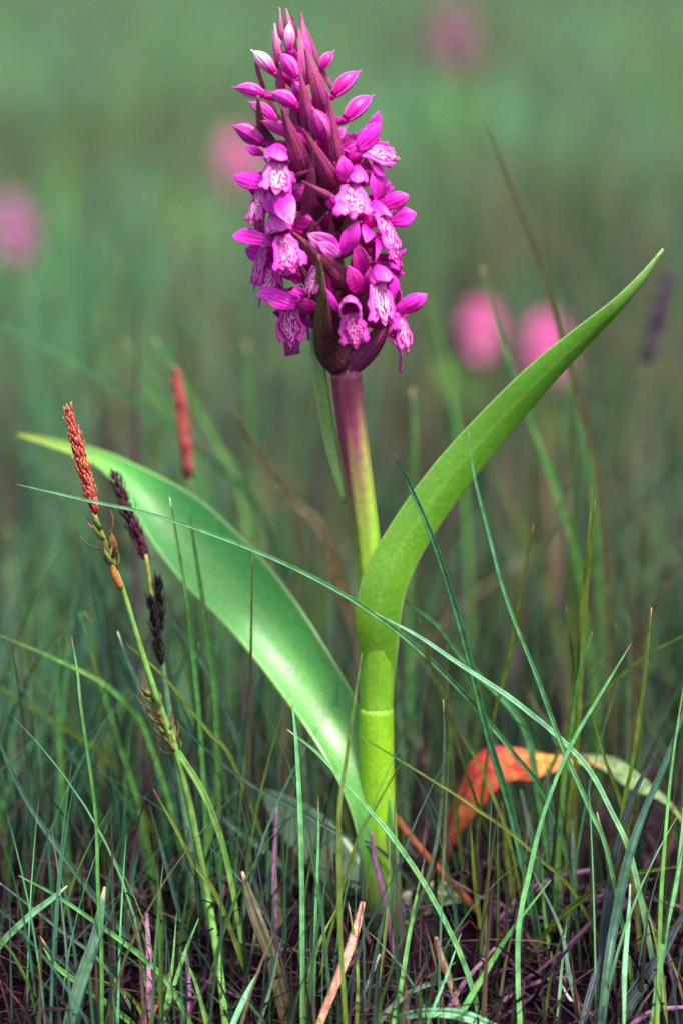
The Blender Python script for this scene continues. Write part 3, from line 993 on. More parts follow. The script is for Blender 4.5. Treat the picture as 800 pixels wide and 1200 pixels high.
TOPC = (0.48, 0.055, 0.22)
b2((327, 9), (329, 46), 9, 0.9, 0.5, colr=TOPC, tipc=(0.5, 0.22, 0.3)); b2((335, 10), (339, 36), 12, 0.4, 0.2, colr=TOPC, tipc=(0.5, 0.25, 0.34))
b2((321, 27), (326, 78), 16, 0.95, 0.6, colr=TOPC, tipc=(0.5, 0.24, 0.32)); b2((353, 15), (361, 62), 15, 0.9, 0.6, colr=TOPC)
b2((343, 18), (348, 44), 7, 0.2, 0.2); b2((350, 33), (359, 98), 18, 1.1, 0.8, colr=TOPC)
bract([(358, 31, 2), (366, 52, 6), (377, 80, 7), (390, 104, 6)], 0.7, 0.6, colr=(0.28, 0.02, 0.11))
b2((358, 53), (381, 130), 22, 1.05, 0.8, colr=(0.31, 0.016, 0.13)); b2((327, 74), (329, 107), 13, 1.0, 0.7, colr=TOPC)
b2((351, 81), (363, 152), 19, 1.15, 0.9, colr=(0.35, 0.022, 0.15)); b2((383, 106), (397, 198), 20, 1.1, 0.85, colr=(0.30, 0.016, 0.13))
bract([(299, 66, 2), (302, 84, 6), (309, 104, 6)], 0.8, 0.7, colr=(0.28, 0.02, 0.11))
bract([(302, 113, 2), (304, 135, 9), (309, 155, 13), (324, 176, 14)], 1.08, 0.85, colr=(0.17, 0.015, 0.06), tipc=(0.24, 0.09, 0.09))
b2((329, 124), (357, 204), 27, 1.1, 0.85, colr=(0.25, 0.010, 0.10)); b2((355, 151), (392, 218), 23, 1.15, 0.92, colr=(0.25, 0.010, 0.10))
b2((368, 176), (360, 254), 19, 0.95, 0.8, colr=WINE); b2((355, 213), (390, 233), 11, 1.2, 0.95, colr=WINEP)
b2((383, 250), (358, 278), 7, 1.1, 0.85, colr=WINEP); b2((365, 199), (346, 206), 6, 1.0, 0.9, colr=(0.4, 0.06, 0.2))
b2((344, 273), (405, 334), 31, 1.08, 0.8, colr=WINE, tipc=(0.26, 0.05, 0.09), cup=0.7)
bract([(373, 300, 2), (375, 325, 10), (378, 358, 16), (379, 390, 24), (386, 414, 32), (400, 432, 26)], 1.15, 0.45, colr=(0.075, 0.010, 0.014), tipc=(0.20, 0.19, 0.045), cup=0.55, fold=False)
bract([(452, 372, 3), (446, 388, 22), (434, 406, 32), (418, 424, 30), (408, 434, 20)], 0.6, 0.25, colr=(0.17, 0.010, 0.10), cup=0.6, fold=False)
b2((392, 190), (398, 262), 24, 0.75, 0.55, colr=WINE2); b2((420, 205), (404, 290), 22, 0.65, 0.5, colr=WINE2); b2((352, 228), (372, 300), 24, 0.7, 0.5, colr=WINE2)
b2((428, 262), (410, 345), 22, 0.6, 0.5, colr=WINE2); b2((345, 300), (382, 372), 22, 0.6, 0.5, colr=WINE2); b2((436, 320), (412, 402), 24, 0.6, 0.45, colr=WINE2)
b2((342, 160), (360, 225), 20, 0.7, 0.5, colr=WINE2); b2((388, 250), (392, 330), 22, 0.7, 0.55, colr=WINE2); b2((352, 335), (390, 410), 24, 0.5, 0.4, colr=WINE2)
for i in range(14):       # bracts of the far side
    py = 400 - i * 20
    a = R(100 + ((i * 137.5 + 60) % 160))
    hw = interp(HW, py) * MPP
    p0 = axis_pt(py); d = Vector((math.sin(a), -math.cos(a), 0))
    p1 = p0 + d * hw * 0.5 + Vector((0, 0, .006)); p2 = p0 + d * hw * 0.75 + Vector((0, 0, .015))
    mb = Mesh(); ribbon(mb, [(*p0, .003), (*p1, .0045), (*p2, .0003)], d, 0.4, 0.0005, 10, 4, WINE, seed=rng.random())
    mb.build('bract', M['bract'], orchid, origin=p0)

# ------------------------------------------------------------------ orchids out of focus in the meadow
def meadow_orchid(px, py, y, sz, label, pink=(0.93, 0.22, 0.55)):
    c = W(px, py, y)
    g = gz(c.x, y)
    root = empty('meadow_orchid', (c.x, y, g))
    tag(root, label, 'orchid', 'pink orchids blurred in the meadow')
    top = c.z + sz
    mb = Mesh(); tube(mb, [(c.x, y, g - 0.005, 0.006), (c.x + 0.003, y, (g + c.z) / 2, 0.005), (c.x, y, top - sz * 0.1, 0.003)], 10, 8, lambda t, th: mixc((0.15, 0.3, 0.05), (0.3, 0.08, 0.15), t * 2 - 1))
    mb.build('stem', M['stem'], root, origin=(c.x, y, g))
    h = c.z - g
    for k in range(3):
        a = k * 2.2 + px
        d = Vector((math.cos(a), math.sin(a), 0))
        b = Vector((c.x, y, g + 0.01))
        mb = Mesh(); ribbon(mb, [(*b, 0.01), (*(b + d * .02 + Vector((0, 0, h * .35))), 0.015), (*(b + d * .045 + Vector((0, 0, h * .55))), 0.010), (*(b + d * .065 + Vector((0, 0, h * .6))), 0.001)],
                            (Vector((0, 0, 1)) - d * 0.3), -0.3, 0.0006, 10, 4, LEAF)
        mb.build('leaf', M['leaf'], root, origin=b)
    shared = []
    for v in range(2):
        mb = Mesh()
        ribbon(mb, [(0, 0, 0, .003), (0, -.003, -.004, .008), (0, -.004, -.008, .007)], Vector((0, -1, 0)), 0.1, .0004, 6, 4, pink)
        for sg in (-1, 1):
            ribbon(mb, [(0, 0, 0, .002), (sg * .004, -.002, .002, .004), (sg * .008, -.001, .004, .0006)], Vector((0, -1, 0)), 0.3, .0004, 6, 2, pink)
        ribbon(mb, [(0, 0, 0, .003), (0, -.002, .004, .006), (0, -.005, .005, .001)], Vector((0, -1, .3)), 0.5, .0004, 6, 4, mixc(pink, PINK, .4))
        shared.append(mb.data('meadow_flower', M['petal'], (0, 0, 0)))
    nfl = 44
    for i in range(nfl):
        t = i / (nfl - 1)
        a = i * 2.39996
        r = sz * 0.55 * math.sin(math.pi * (0.22 + 0.72 * t)) * rng.uniform(0.5, 1.3)
        o = bpy.data.objects.new('flower', shared[i % 2]); COL.objects.link(o); o.parent = root
        o.location = Vector((c.x + math.cos(a) * r, y + math.sin(a) * r, c.z - sz * 0.8 + 1.6 * sz * t)) - root.location
        o.rotation_euler = (0, 0, a + math.pi / 2)
        o.scale = [(1.0 - 0.35 * t) * sz / 0.016] * 3


meadow_orchid(563, 383, 0.66, 0.0122, 'pink out of focus orchid, the more upright of the pair beside the arching leaf')
meadow_orchid(640, 406, 0.62, 0.0145, 'pink out of focus orchid partly hidden behind the arching leaf')
meadow_orchid(279, 184, 1.30, 0.0160, 'pink blurred orchid peeping out beside the magenta flower spike')
meadow_orchid(12, 266, 0.95, 0.0165, 'purplish pink blurred orchid cut by the picture edge', (0.58, 0.12, 0.42))
meadow_orchid(527, 38, 2.3, 0.027, 'faint pink blurred orchid farthest away across the meadow', (0.38, 0.15, 0.24))

# ------------------------------------------------------------------ sedges
def scale_spike(name, parent, a, b, w, cols, nring=16, per=6, sl=0.0026, sw=0.0014, open_=0.28):
    """Spike of overlapping pointed scales from base a to tip b."""
    mb = Mesh()
    ax_ = b - a; L_ = ax_.length; tg = ax_.normalized()
    e1 = (Vector((0, -1, 0)) - tg * (-tg.y)).normalized(); e2 = tg.cross(e1)
    prof = lambda t: max(0.12, (math.sin(math.pi * (0.14 + 0.845 * t)) ** 0.6))
    tube(mb, [(*(a + ax_ * t), w * prof(t) * 0.72) for t in (0, .2, .5, .8, 1)], 10, 8, mixc(cols[0], (0, 0, 0), 0.35))
    for i in range(nring):
        t = (i + 0.3) / nring
        for j in range(per):
            th = 6.283 * (j / per) + i * 0.55 + rng.uniform(-.15, .15)
            d = e1 * math.cos(th) + e2 * math.sin(th)
            p0 = a + ax_ * t + d * (w * 0.34 * prof(t))
            if rng.random() < 0.10: continue
            ls = sl * rng.uniform(0.7, 1.7)
            op = open_ * rng.uniform(0.6, 1.7)
            p1 = p0 + tg * ls * 0.45 + d * (ls * op * 0.45)
            p2 = p0 + tg * ls + d * (ls * op * 0.55)
            c = rng.choice(cols[:-1]); k = rng.uniform(0.75, 1.25); edge = cols[-1]
            ribbon(mb, [(*p0, sw * 0.7), (*p1, sw * 0.85), (*p2, sw * 0.06)], d, 0.25, 0.00015, 5, 2,
                   (lambda cc, ee: lambda tt, u: ee if (tt > 0.85) else cc)(tuple(v * k for v in c), edge), seed=rng.random())
    o = mb.build(name, M['sedge'], parent, origin=a)
    o['kind'] = 'stuff'
    return o


def to_ground(rows, y):
    """Extend a traced stem (px, py, w[, y]) down to the soil."""
    P = [(*W(r[0], r[1], r[3] if len(r) > 3 else y), r[2] * MPP) for r in rows]
    a, b = Vector(P[-2][:3]), Vector(P[-1][:3])
    d = (b - a).normalized()
    for _ in range(40):
        g = gz(b.x, b.y)
        if b.z <= g - 0.002: break
        d = (d * 0.75 + Vector((0, 0, -1)) * 0.25).normalized()
        b = b + d * 0.008
        P.append((*b, P[-1][3]))
    # thin the helper points
    if len(P) > len(rows) + 3:
        ext = P[len(rows):]
        P = P[:len(rows)] + [ext[len(ext) // 2], ext[-1]]
    return P


RED = [(0.50, 0.060, 0.045), (0.40, 0.035, 0.035), (0.58, 0.10, 0.06), (0.70, 0.38, 0.26)]
BLK = [(0.008, 0.003, 0.007), (0.014, 0.005, 0.010), (0.005, 0.003, 0.005), (0.02, 0.012, 0.016)]
DPUR = [(0.05, 0.006, 0.02), (0.028, 0.005, 0.016), (0.075, 0.012, 0.03), (0.10, 0.03, 0.05)]
GRN = [(0.26, 0.30, 0.06), (0.20, 0.26, 0.05), (0.22, 0.09, 0.035), (0.10, 0.03, 0.03)]

y1 = -0.012
P = to_ground([(110, 598, 4), (124, 640, 5), (143, 688, 6), (160, 745, 7), (180, 808, 8), (203, 872, 8), (219, 930, 9), (230, 985, 9), (243, 1050, 9), (256, 1130, 9, -0.03), (263, 1190, 9, -0.045)], y1)
sedge = empty('sedge', P[-1][:3])
tag(sedge, 'flowering sedge with a sharp brick red spike above a green spikelet', 'sedge')
mb = Mesh(); tube(mb, P, 60, 8, lambda t, th: mixc((0.36, 0.30, 0.05), (0.16, 0.34, 0.07), t * 12 - 1), groove=0.08, gfreq=3)
mb.build('stem', M['blade'], sedge, origin=Vector(P[-1][:3]))
scale_spike('red_spike', sedge, W(112, 602, y1), W(80.5, 483, y1), 13.5 * MPP, RED, 34, 7, 0.0018, 0.0009, 0.45)
scale_spike('green_spikelet', sedge, W(137, 668, y1), W(115, 613, y1), 9 * MPP, GRN, 5, 3, 0.0042, 0.0019, 0.8)
scale_spike('green_spikelet', sedge, W(207, 884, y1 + .001), W(175, 812, y1 + .001), 12 * MPP, GRN, 12, 5, 0.0028, 0.0011, 0.85)
mb = Mesh(); ribbon(mb, [(*W(142, 690, y1 - .001), 7 * MPP), (*W(134, 672, y1 - .0015), 9 * MPP), (*W(130, 655, y1 - .002), 2 * MPP)], Vector((0, -1, 0)), 0.5, 0.0002, 8, 4, (0.42, 0.17, 0.04))
mb.build('bract', M['sedge'], sedge, origin=W(142, 690, y1))
mb = Mesh(); ribbon(mb, [(*W(208, 880, y1), 7 * MPP), (*W(236, 925, y1 - .002), 8 * MPP), (*W(258, 980, y1 - .003), 7 * MPP), (*W(272, 1040, y1 - .004), 6 * MPP), (*W(285, 1120, y1 - .006), 3 * MPP)], Vector((0.3, -1, 0)), -0.5, 0.0002, 16, 4, (0.13, 0.26, 0.05))
mb.build('leaf', M['blade'], sedge, origin=W(208, 880, y1))

y2 = 0.006
P = to_ground([(171, 650, 4), (178, 700, 6), (187, 760, 7), (193, 800, 7), (203, 870, 8), (214, 940, 8), (222, 1000, 8), (226, 1060, 8)], y2)
s2 = empty('sedge', P[-1][:3])
tag(s2, 'sedge with dark purple spike and black spikelets, just behind the red spiked one', 'sedge')
mb = Mesh(); tube(mb, P, 40, 8, lambda t, th: mixc((0.34, 0.32, 0.06), (0.12, 0.24, 0.12), t * 8 - 1), groove=0.08, gfreq=3)
mb.build('stem', M['blade'], s2, origin=Vector(P[-1][:3]))
scale_spike('purple_spike', s2, W(173, 657, y2 + .004), W(135, 560, y2 + .008), 11 * MPP, DPUR, 24, 6, 0.0024, 0.0010, 0.55)
scale_spike('black_spikelet', s2, W(190, 740, y2), W(185, 680, y2), 6 * MPP, BLK, 15, 5, 0.0024, 0.0008, 0.45)
scale_spike('black_spikelet', s2, W(190, 780, y2 - .003), W(177, 702, y2 - .003), 7 * MPP, BLK, 18, 5, 0.0024, 0.0009, 0.45)

P = to_ground([(221, 556, 5), (228, 620, 6), (236, 700, 6), (244, 800, 6)], 0.10)
s3 = empty('sedge', P[-1][:3])
tag(s3, 'out of focus sedge with a salmon red spike above the broad leaf', 'sedge')
mb = Mesh(); tube(mb, P, 20, 6, (0.14, 0.24, 0.08)); mb.build('stem', M['blade'], s3, origin=Vector(P[-1][:3]))
scale_spike('red_spike', s3, W(222, 560, 0.10), W(207, 440, 0.10), 17 * MPP, [(0.42, 0.07, 0.07), (0.36, 0.055, 0.06), (0.5, 0.15, 0.12)], 24, 6, 0.0025, 0.0014)

P = to_ground([(757, 420, 5), (748, 480, 6), (742, 560, 6)], 0.22)
s4 = empty('sedge', P[-1][:3])
tag(s4, 'blurred sedge with a blackish spike beside the tip of the arching leaf', 'sedge')
mb = Mesh(); tube(mb, P, 20, 6, (0.12, 0.18, 0.09)); mb.build('stem', M['blade'], s4, origin=Vector(P[-1][:3]))
scale_spike('dark_spike', s4, W(757, 425, 0.22), W(784, 325, 0.22), 22 * MPP, [(0.07, 0.04, 0.08), (0.10, 0.05, 0.09), (0.05, 0.04, 0.06)], 18, 6, 0.003, 0.002)

# ------------------------------------------------------------------ withered leaf
mb = Mesh()


def wcol(t, u):
    k = mnoise.noise(Vector((t * 9, u * 1.6, 2.2))) + 0.5 * mnoise.noise(Vector((t * 30, u * 4, 5.2)))
    c = mixc((0.14, 0.010, 0.015), (0.38, 0.060, 0.020), t * 3.0 + 0.25 * u + 0.5 * k)
    c = mixc(c, (0.58, 0.23, 0.06), (t - 0.33) * 7 + 1.3 * k)
    c = mixc(c, (0.30, 0.06, 0.03), (k - 0.25) * 2.0 if t < 0.5 else 0)
    return mixc(c, (0.17, 0.25, 0.10), (t - 0.49) * 9 + 0.9 * k)


P = leaf_pts([(512, 1040, 8, 0.020), (524, 985, 18, 0.021), (546, 940, 40, 0.022), (578, 904, 62, 0.026), (613, 893, 58, 0.030), (650, 892, 38, 0.030), (685, 893, 36, 0.030), (720, 900, 42, 0.026),
              (757, 924, 50, 0.020), (790, 958, 42, 0.014), (808, 1005, 20, 0.010), (814, 1035, 3, 0.008)])
ribbon(mb, P, [Vector((-0.6, -0.9, 0.1)), Vector((-0.5, -0.75, 0.45)), Vector((-0.1, -0.45, 0.9)), Vector((0.1, -0.12, 1)), Vector((0.5, 0.15, 0.85)), Vector((0.9, 0.3, 0.4))], cup=0.34, thick=0.0006, n=90, m=16, col=wcol, wave=0.25, wfreq=3.7)
o = mb.build('withered_leaf', M['withered'], origin=Vector(P[0][:3]))
tag(o, 'arched withered leaf turning from orange red to pale green beside the stem', 'leaf')

# ------------------------------------------------------------------ grass blades one can pick out
GC = dict(bright=(0.09, 0.31, 0.12), green=(0.08, 0.25, 0.055), olive=(0.10, 0.165, 0.022), blue=(0.045, 0.125, 0.085), dark=(0.025, 0.045, 0.035),
          grey=(0.065, 0.13, 0.085), mauve=(0.24, 0.11, 0.22), tan=(0.48, 0.24, 0.17), orange=(0.24, 0.065, 0.035), pale=(0.14, 0.37, 0.20), brown=(0.06, 0.055, 0.025),
          navy=(0.018, 0.034, 0.045), white=(0.62, 0.55, 0.60))
TIPC = dict(red=(0.32, 0.03, 0.06), tan=(0.60, 0.36, 0.22), white=(0.75, 0.72, 0.62), purple=(0.22, 0.04, 0.12), none=None)


def blade(rows, y, col, tip, label, name='grass_blade', cat='grass blade', group='grass blades around the orchid', fold=-0.55, root=True, mat='blade', ny=None, tl=0.05):
    """rows: (px, py, width) from tip to base; y a number or (y at tip, y at lowest traced point)."""
    n = len(rows)
    y0, y1_ = y if isinstance(y, tuple) else (y, y)
    rr = []
    for i, r in enumerate(rows):
        t = i / (n - 1)
        rr.append((r[0], r[1], r[2], y0 + (y1_ - y0) * t))
    rr = [r if i in (0,) else (r[0] + rng.gauss(0, 1.0), r[1], r[2] * rng.uniform(0.9, 1.1), r[3] + rng.gauss(0, 0.0006)) for i, r in enumerate(rr)]
    P = to_ground(rr, y0) if root else [(*W(r[0], r[1], r[3]), r[2] * MPP) for r in rr]
    c, tc = GC[col], TIPC[tip]
    ln_ = sum((Vector(P[i + 1][:3]) - Vector(P[i][:3])).length for i in range(len(P) - 1))
    tl = min(0.2, rng.uniform(8, 16) * MPP / ln_)
    k = rng.uniform(0.88, 1.14)
    c = tuple(v * k for v in c)
    c2 = mixc(c, tuple(v * f for v, f in zip(c, (1.5, 1.0, 0.6))), rng.uniform(0.0, 0.8))
    fn = lambda t, u: mixc(tc, mixc(c, c2, t), (t - tl * 0.4) / (tl * 0.6)) if tc else mixc(c, c2, t)
    nv = ny or Vector((rng.uniform(-0.5, 0.5), -1, rng.uniform(0.0, 0.5))).normalized()
    mb = Mesh()
    ribbon(mb, P, nv, fold, 0.00018, max(24, 6 * len(P)), 4, fn, vfold=True, seed=rng.random(), twist=rng.uniform(-0.5, 0.5))
    o = mb.build(name, M[mat], origin=Vector(P[-1][:3]))
    return tag(o, label, cat, group)


def tw(pts, w):
    """Widths for a plain blade: fine tip, full by the middle."""
    n = len(pts)
    w *= 0.86 if w < 10 else 0.8 if w < 13 else 0.95
    return [(p[0], p[1], w * (0.16 if i == 0 else min(1.0, 0.5 + 0.9 * i / n))) for i, p in enumerate(pts)]


BL = [
    # points, width, y, colour, tip, label
    ([(18, 567), (100, 586), (190, 606), (300, 646), (380, 684), (440, 720), (489, 760), (540, 810), (565, 838), (600, 882), (640, 940)], 7, (-0.020, -0.004), 'bright', 'red', 'long green blade sweeping from the red sedge spike down across the stem'),
    ([(439, 718), (489, 745), (530, 773), (557, 791), (597, 818), (655, 865), (689, 902), (716, 950), (740, 1010)], 8, (-0.022, -0.03), 'pale', 'none', 'straight pale edged blade running down from the stem to the withered leaf'),
    ([(462, 532), (480, 570), (507, 630), (530, 707), (550, 774), (570, 862), (597, 950), (618, 1040), (632, 1110)], 11, (-0.022, -0.012), 'bright', 'red', 'tall light green blade with its tip before the lower edge of the arching leaf'),
    ([(548, 505), (556, 560), (570, 610), (592, 700), (628, 791), (658, 869), (692, 950), (712, 1000)], 6, (-0.026, -0.03), 'bright', 'red', 'thin bright blade whose tip lies on the middle of the arching leaf'),
    ([(472, 703), (513, 734), (545, 775), (597, 828), (618, 869), (635, 950), (650, 1040)], 10, (0.008, 0.018), 'bright', 'none', 'soft green blade arching out from behind the stem over the withered leaf'),
    ([(693, 570), (688, 640), (681, 700), (672, 800), (662, 880), (655, 980)], 7, (0.000, 0.004), 'olive', 'red', 'taller of two upright olive blades standing close together'),
    ([(697, 586), (691, 650), (685, 740), (676, 850), (668, 950)], 7, (-0.004, 0.002), 'olive', 'red', 'shorter of two upright olive blades standing close together'),
    ([(625, 614), (613, 680), (596, 770), (576, 860)], 6, (0.0, 0.004), 'olive', 'red', 'olive blade with a dark red tip under the middle of the arching leaf'),
    ([(763, 712), (755, 780), (746, 850), (738, 900), (730, 950)], 6, (-0.02, -0.02), 'olive', 'tan', 'bright olive blade standing alone with a small pale tip'),
    ([(739, 754), (705, 811), (668, 875), (638, 950), (618, 1028), (608, 1085), (606, 1150), (609, 1200)], 6.5, (-0.020, -0.058), 'bright', 'red', 'long light green blade bending from upright to leaning above the orange leaf'),
    ([(802, 744), (750, 772), (705, 815), (672, 846)], 5, (0.01, 0.014), 'olive', 'none', 'thin dark olive blade slanting in from the picture edge'),
    ([(803, 825), (780, 889), (756, 950), (736, 1011), (719, 1085), (711, 1135), (704, 1200)], 13, (-0.02, -0.055), 'blue', 'none', 'broad blue green blade curving in from the picture edge'),
    ([(768, 880), (736, 950), (716, 1018), (707, 1085), (702, 1150)], 11, (-0.016, -0.04), 'navy', 'none', 'slate blue blade leaning along the broad blue green one'),
    ([(728, 1030), (712, 1100), (697, 1145), (681, 1205)], 11, (-0.03, -0.058), 'navy', 'none', 'dark slate blade leaning at the bottom edge'),
    ([(718, 1040), (711, 1110), (706, 1160), (703, 1205)], 10, (-0.034, -0.058), 'navy', 'none', 'dark slate blade standing upright in the navy tuft'),
    ([(738, 1036), (735, 1085), (733, 1130), (729, 1205)], 9, (-0.03, -0.058), 'pale', 'white', 'pale green blade with a white needle tip at the bottom edge'),
    ([(803, 905), (798, 967), (790, 1034), (780, 1092), (765, 1200)], 7, (-0.02, -0.055), 'bright', 'none', 'light green blade cut by the picture edge beside the blue green one'),
    ([(801, 800), (790, 860), (783, 920), (779, 980), (773, 1051), (770, 1135), (771, 1200)], 5, (-0.018, -0.055), 'green', 'none', 'slender upright green blade close to the picture edge'),
    ([(806, 1014), (766, 1020), (722, 1029), (689, 1048), (655, 1078)], 7, (-0.03, -0.02), 'olive', 'none', 'olive blade bowed flat across the mauve litter'),
    ([(337, 855), (371, 881), (405, 918), (435, 950), (459, 980), (493, 1028), (520, 1075), (542, 1122)], 7, (-0.022, -0.04), 'bright', 'white', 'bright blade slanting across the foot of the orchid stem'),
    ([(420, 862), (472, 892), (540, 936), (560, 950), (597, 975), (631, 1006), (672, 1046)], 5, (-0.02, -0.02), 'olive', 'none', 'thin olive blade slanting from the stem past the orange leaf'),
    ([(491, 724), (506, 778), (526, 842), (541, 889), (560, 950), (577, 1000), (594, 1058)], 5, (-0.012, -0.01), 'olive', 'red', 'thin olive blade with red tip hanging just beside the stem sheath'),
    ([(523, 756), (525, 820), (528, 880), (533, 950), (540, 1030)], 5, (-0.004, 0.0), 'olive', 'purple', 'upright dull blade with purple tip beside the stem sheath'),
    ([(519, 820), (521, 870), (518, 950), (506, 1010), (488, 1068)], 5, (-0.016, -0.02), 'grey', 'tan', 'grey blade with a tan dry tip beside the stem'),
    ([(424, 765), (415, 828), (405, 902), (399, 950), (398, 1034), (398, 1100), (405, 1200)], 7, (-0.036, -0.060), 'olive', 'none', 'olive blade rising in front of the gap between stem and broad leaf'),
    ([(342, 822), (346, 870), (351, 950), (353, 1050), (355, 1195)], 7, (-0.022, -0.05), 'bright', 'none', 'upright light green blade before the lower end of the broad leaf'),
    ([(373, 932), (371, 990), (368, 1068), (367, 1190)], 5, (-0.02, -0.05), 'bright', 'red', 'thin upright green blade next to the foot of the broad leaf'),
    ([(456, 968), (454, 1050), (446, 1150), (444, 1202)], 5, (-0.022, -0.055), 'olive', 'red', 'upright olive blade with red tip before the foot of the stem'),
    ([(497, 1007), (483, 1082), (469, 1152), (461, 1195)], 7, (-0.022, -0.055), 'green', 'none', 'short stout green blade leaning beside the foot of the stem'),
    ([(408, 1058), (415, 1095), (418, 1140), (419, 1202)], 5, (-0.03, -0.058), 'olive', 'tan', 'short curved olive blade next to the tan straw'),
    ([(540, 1093), (520, 1146), (500, 1202)], 4, (-0.034, -0.058), 'bright', 'none', 'short thin bright blade over the pale leaf at the bottom edge'),
    ([(284, 1021), (290, 1048), (299, 1075), (317, 1125), (336, 1190)], 17, (-0.026, -0.045), 'brown', 'tan', 'broad dark olive blade with an orange tip, low in the grass'),
    ([(22, 1026), (67, 1050), (118, 1085), (162, 1119), (196, 1152), (224, 1202)], 7.5, (-0.03, -0.056), 'green', 'tan', 'green blade slanting long through the bottom corner'),
    ([(79, 1038), (60, 1053), (34, 1076), (-8, 1122)], 9, (-0.036, -0.04), 'pale', 'tan', 'short pale blade pointing up from the picture edge, low down'),
    ([(123, 1039), (118, 1075), (111, 1102), (95, 1152), (80, 1204)], 15, (-0.036, -0.060), 'blue', 'tan', 'stout blue green pointed blade rising from the bottom edge'),
    ([(-6, 1030), (34, 1060), (67, 1087), (105, 1116), (125, 1135)], 5, (-0.024, -0.03), 'grey', 'tan', 'thin greyish blade slanting in from the picture edge, low down'),
    ([(-3, 862), (14, 905), (36, 950), (67, 994), (111, 1051), (148, 1098), (179, 1139)], 10, (-0.006, -0.02), 'blue', 'none', 'bluish blade curving down from the picture edge below the sedges'),
    ([(84, 745), (91, 790), (98, 828), (111, 950), (116, 1038), (119, 1120), (120, 1202)], 5, (-0.02, -0.055), 'green', 'red', 'thin straight green blade standing alone below the red sedge spike'),
    ([(-3, 743), (67, 773), (118, 801), (150, 828), (172, 860)], 8, (0.012, 0.02), 'green', 'none', 'soft green blade arching in from the picture edge below the broad leaf'),
    ([(-3, 803), (61, 842), (111, 875), (150, 915)], 12, (0.04, 0.05), 'olive', 'none', 'blurred olive blade crossing behind the thin straight one'),
    ([(70, 747), (69, 835), (76, 950), (80, 1020)], 9, (0.03, 0.03), 'green', 'none', 'blurred upright green blade next to the thin straight one'),
    ([(93, 717), (115, 795), (142, 875), (162, 940)], 9, (0.025, 0.02), 'green', 'none', 'blurred green blade leaning toward the sedge stems'),
    ([(98, 717), (135, 767), (168, 838), (185, 900)], 11, (0.028, 0.025), 'blue', 'tan', 'blurred blue green blade with a dry tip leaning on the sedge'),
    ([(138, 740), (152, 778), (171, 818), (190, 870)], 6, (0.004, 0.008), 'blue', 'white', 'short bluish blade with white tip touching the sedge stem'),
    ([(148, 754), (189, 791), (223, 832), (250, 862), (272, 892)], 5, (-0.006, -0.002), 'olive', 'red', 'thin olive blade crossing both sedge stems'),
    ([(233, 753), (230, 818), (230, 902), (232, 960)], 8, (0.006, 0.008), 'grey', 'none', 'upright grey blade between the sedges and the broad leaf'),
    ([(202, 727), (243, 788), (270, 848), (290, 910)], 9, (0.02, 0.024), 'blue', 'none', 'blurred bluish blade leaning down under the broad leaf'),
    ([(199, 583), (209, 639), (219, 710), (227, 760), (236, 860)], 6, (0.0, 0.006), 'green', 'white', 'thin blade with a white tip standing before the glossy broad leaf'),
    ([(221, 597), (229, 646), (238, 710), (250, 800), (256, 880)], 7, (0.010, 0.014), 'green', 'none', 'slightly blurred blade before the middle of the glossy broad leaf'),
    ([(210, 850), (280, 910), (340, 945), (400, 978), (450, 1000)], 6, (-0.004, -0.006), 'blue', 'none', 'bluish blade slanting from the sedge to the stem foot'),
    ([(230, 935), (280, 975), (330, 1015), (370, 1060)], 9, (0.012, 0.014), 'blue', 'none', 'blurred bluish blade slanting below the broad leaf'),
    ([(175, 943), (195, 1020), (217, 1098)], 7, (-0.002, -0.01), 'blue', 'none', 'bluish blade leaning against the lower sedge stem'),
    ([(180, 925), (205, 972), (226, 1010), (256, 1056)], 6, (-0.018, -0.02), 'olive', 'red', 'olive blade with a red tip crossing the lower sedge stem'),
    ([(207, 1070), (202, 1135), (191, 1202)], 5, (-0.03, -0.055), 'green', 'none', 'short green blade standing by the orange straw'),
    ([(233, 1076), (216, 1119), (199, 1175)], 6, (-0.026, -0.045), 'green', 'none', 'short leaning green blade crossing the lowest sedge stem'),
    ([(211, 1113), (229, 1152), (241, 1202)], 6, (-0.036, -0.056), 'green', 'none', 'short green blade slanting before the mauve straw'),
    ([(51, 1110), (66, 1132), (92, 1152), (136, 1184), (160, 1205)], 9, (-0.036, -0.05), 'green', 'none', 'curved green blade lying low in the bottom corner'),
    ([(47, 1097), (60, 1115), (86, 1139), (115, 1165)], 7, (-0.034, -0.04), 'dark', 'tan', 'dark blade with an orange tip above the curved green one'),
    ([(101, 1144), (142, 1158), (162, 1180), (169, 1205)], 5, (-0.038, -0.056), 'olive', 'none', 'olive blade bowed over at the bottom edge'),
    ([(645, 1031), (597, 1092), (564, 1146), (541, 1190)], 8, (-0.03, -0.052), 'green', 'none', 'bright stout blade leaning over the mauve litter'),
    ([(635, 1000), (635, 1040), (638, 1080), (646, 1140)], 5, (-0.014, -0.02), 'green', 'none', 'short upright green blade amid the tuft by the litter'),
    ([(440, 1212), (465, 1194), (500, 1187), (540, 1190), (580, 1206)], 13, (-0.052, -0.056), 'pale', 'none', 'pale green leaf arched flat along the bottom edge'),
    ([(806, 1060), (773, 1119), (739, 1173), (720, 1205)], 19, (-0.025, -0.05), 'navy', 'none', 'broad dark blade slanting through the bottom corner'),
    ([(743, 1028), (763, 1085), (774, 1140), (778, 1200)], 6, (-0.024, -0.05), 'olive', 'none', 'olive blade bowed beside the dark slate tuft'),
    ([(699, 952), (709, 990), (714, 1034), (716, 1080)], 5, (-0.012, -0.02), 'grey', 'white', 'short grey blade with a cream tip above the dark slate tuft'),
    ([(322, 1001), (307, 1058), (296, 1110), (286, 1160)], 6, (-0.02, -0.035), 'dark', 'red', 'dark blade with a red tip behind the broad olive one'),
    ([(329, 1103), (317, 1159), (303, 1204)], 6, (-0.04, -0.058), 'grey', 'none', 'short grey blade beside the broad dark olive one'),
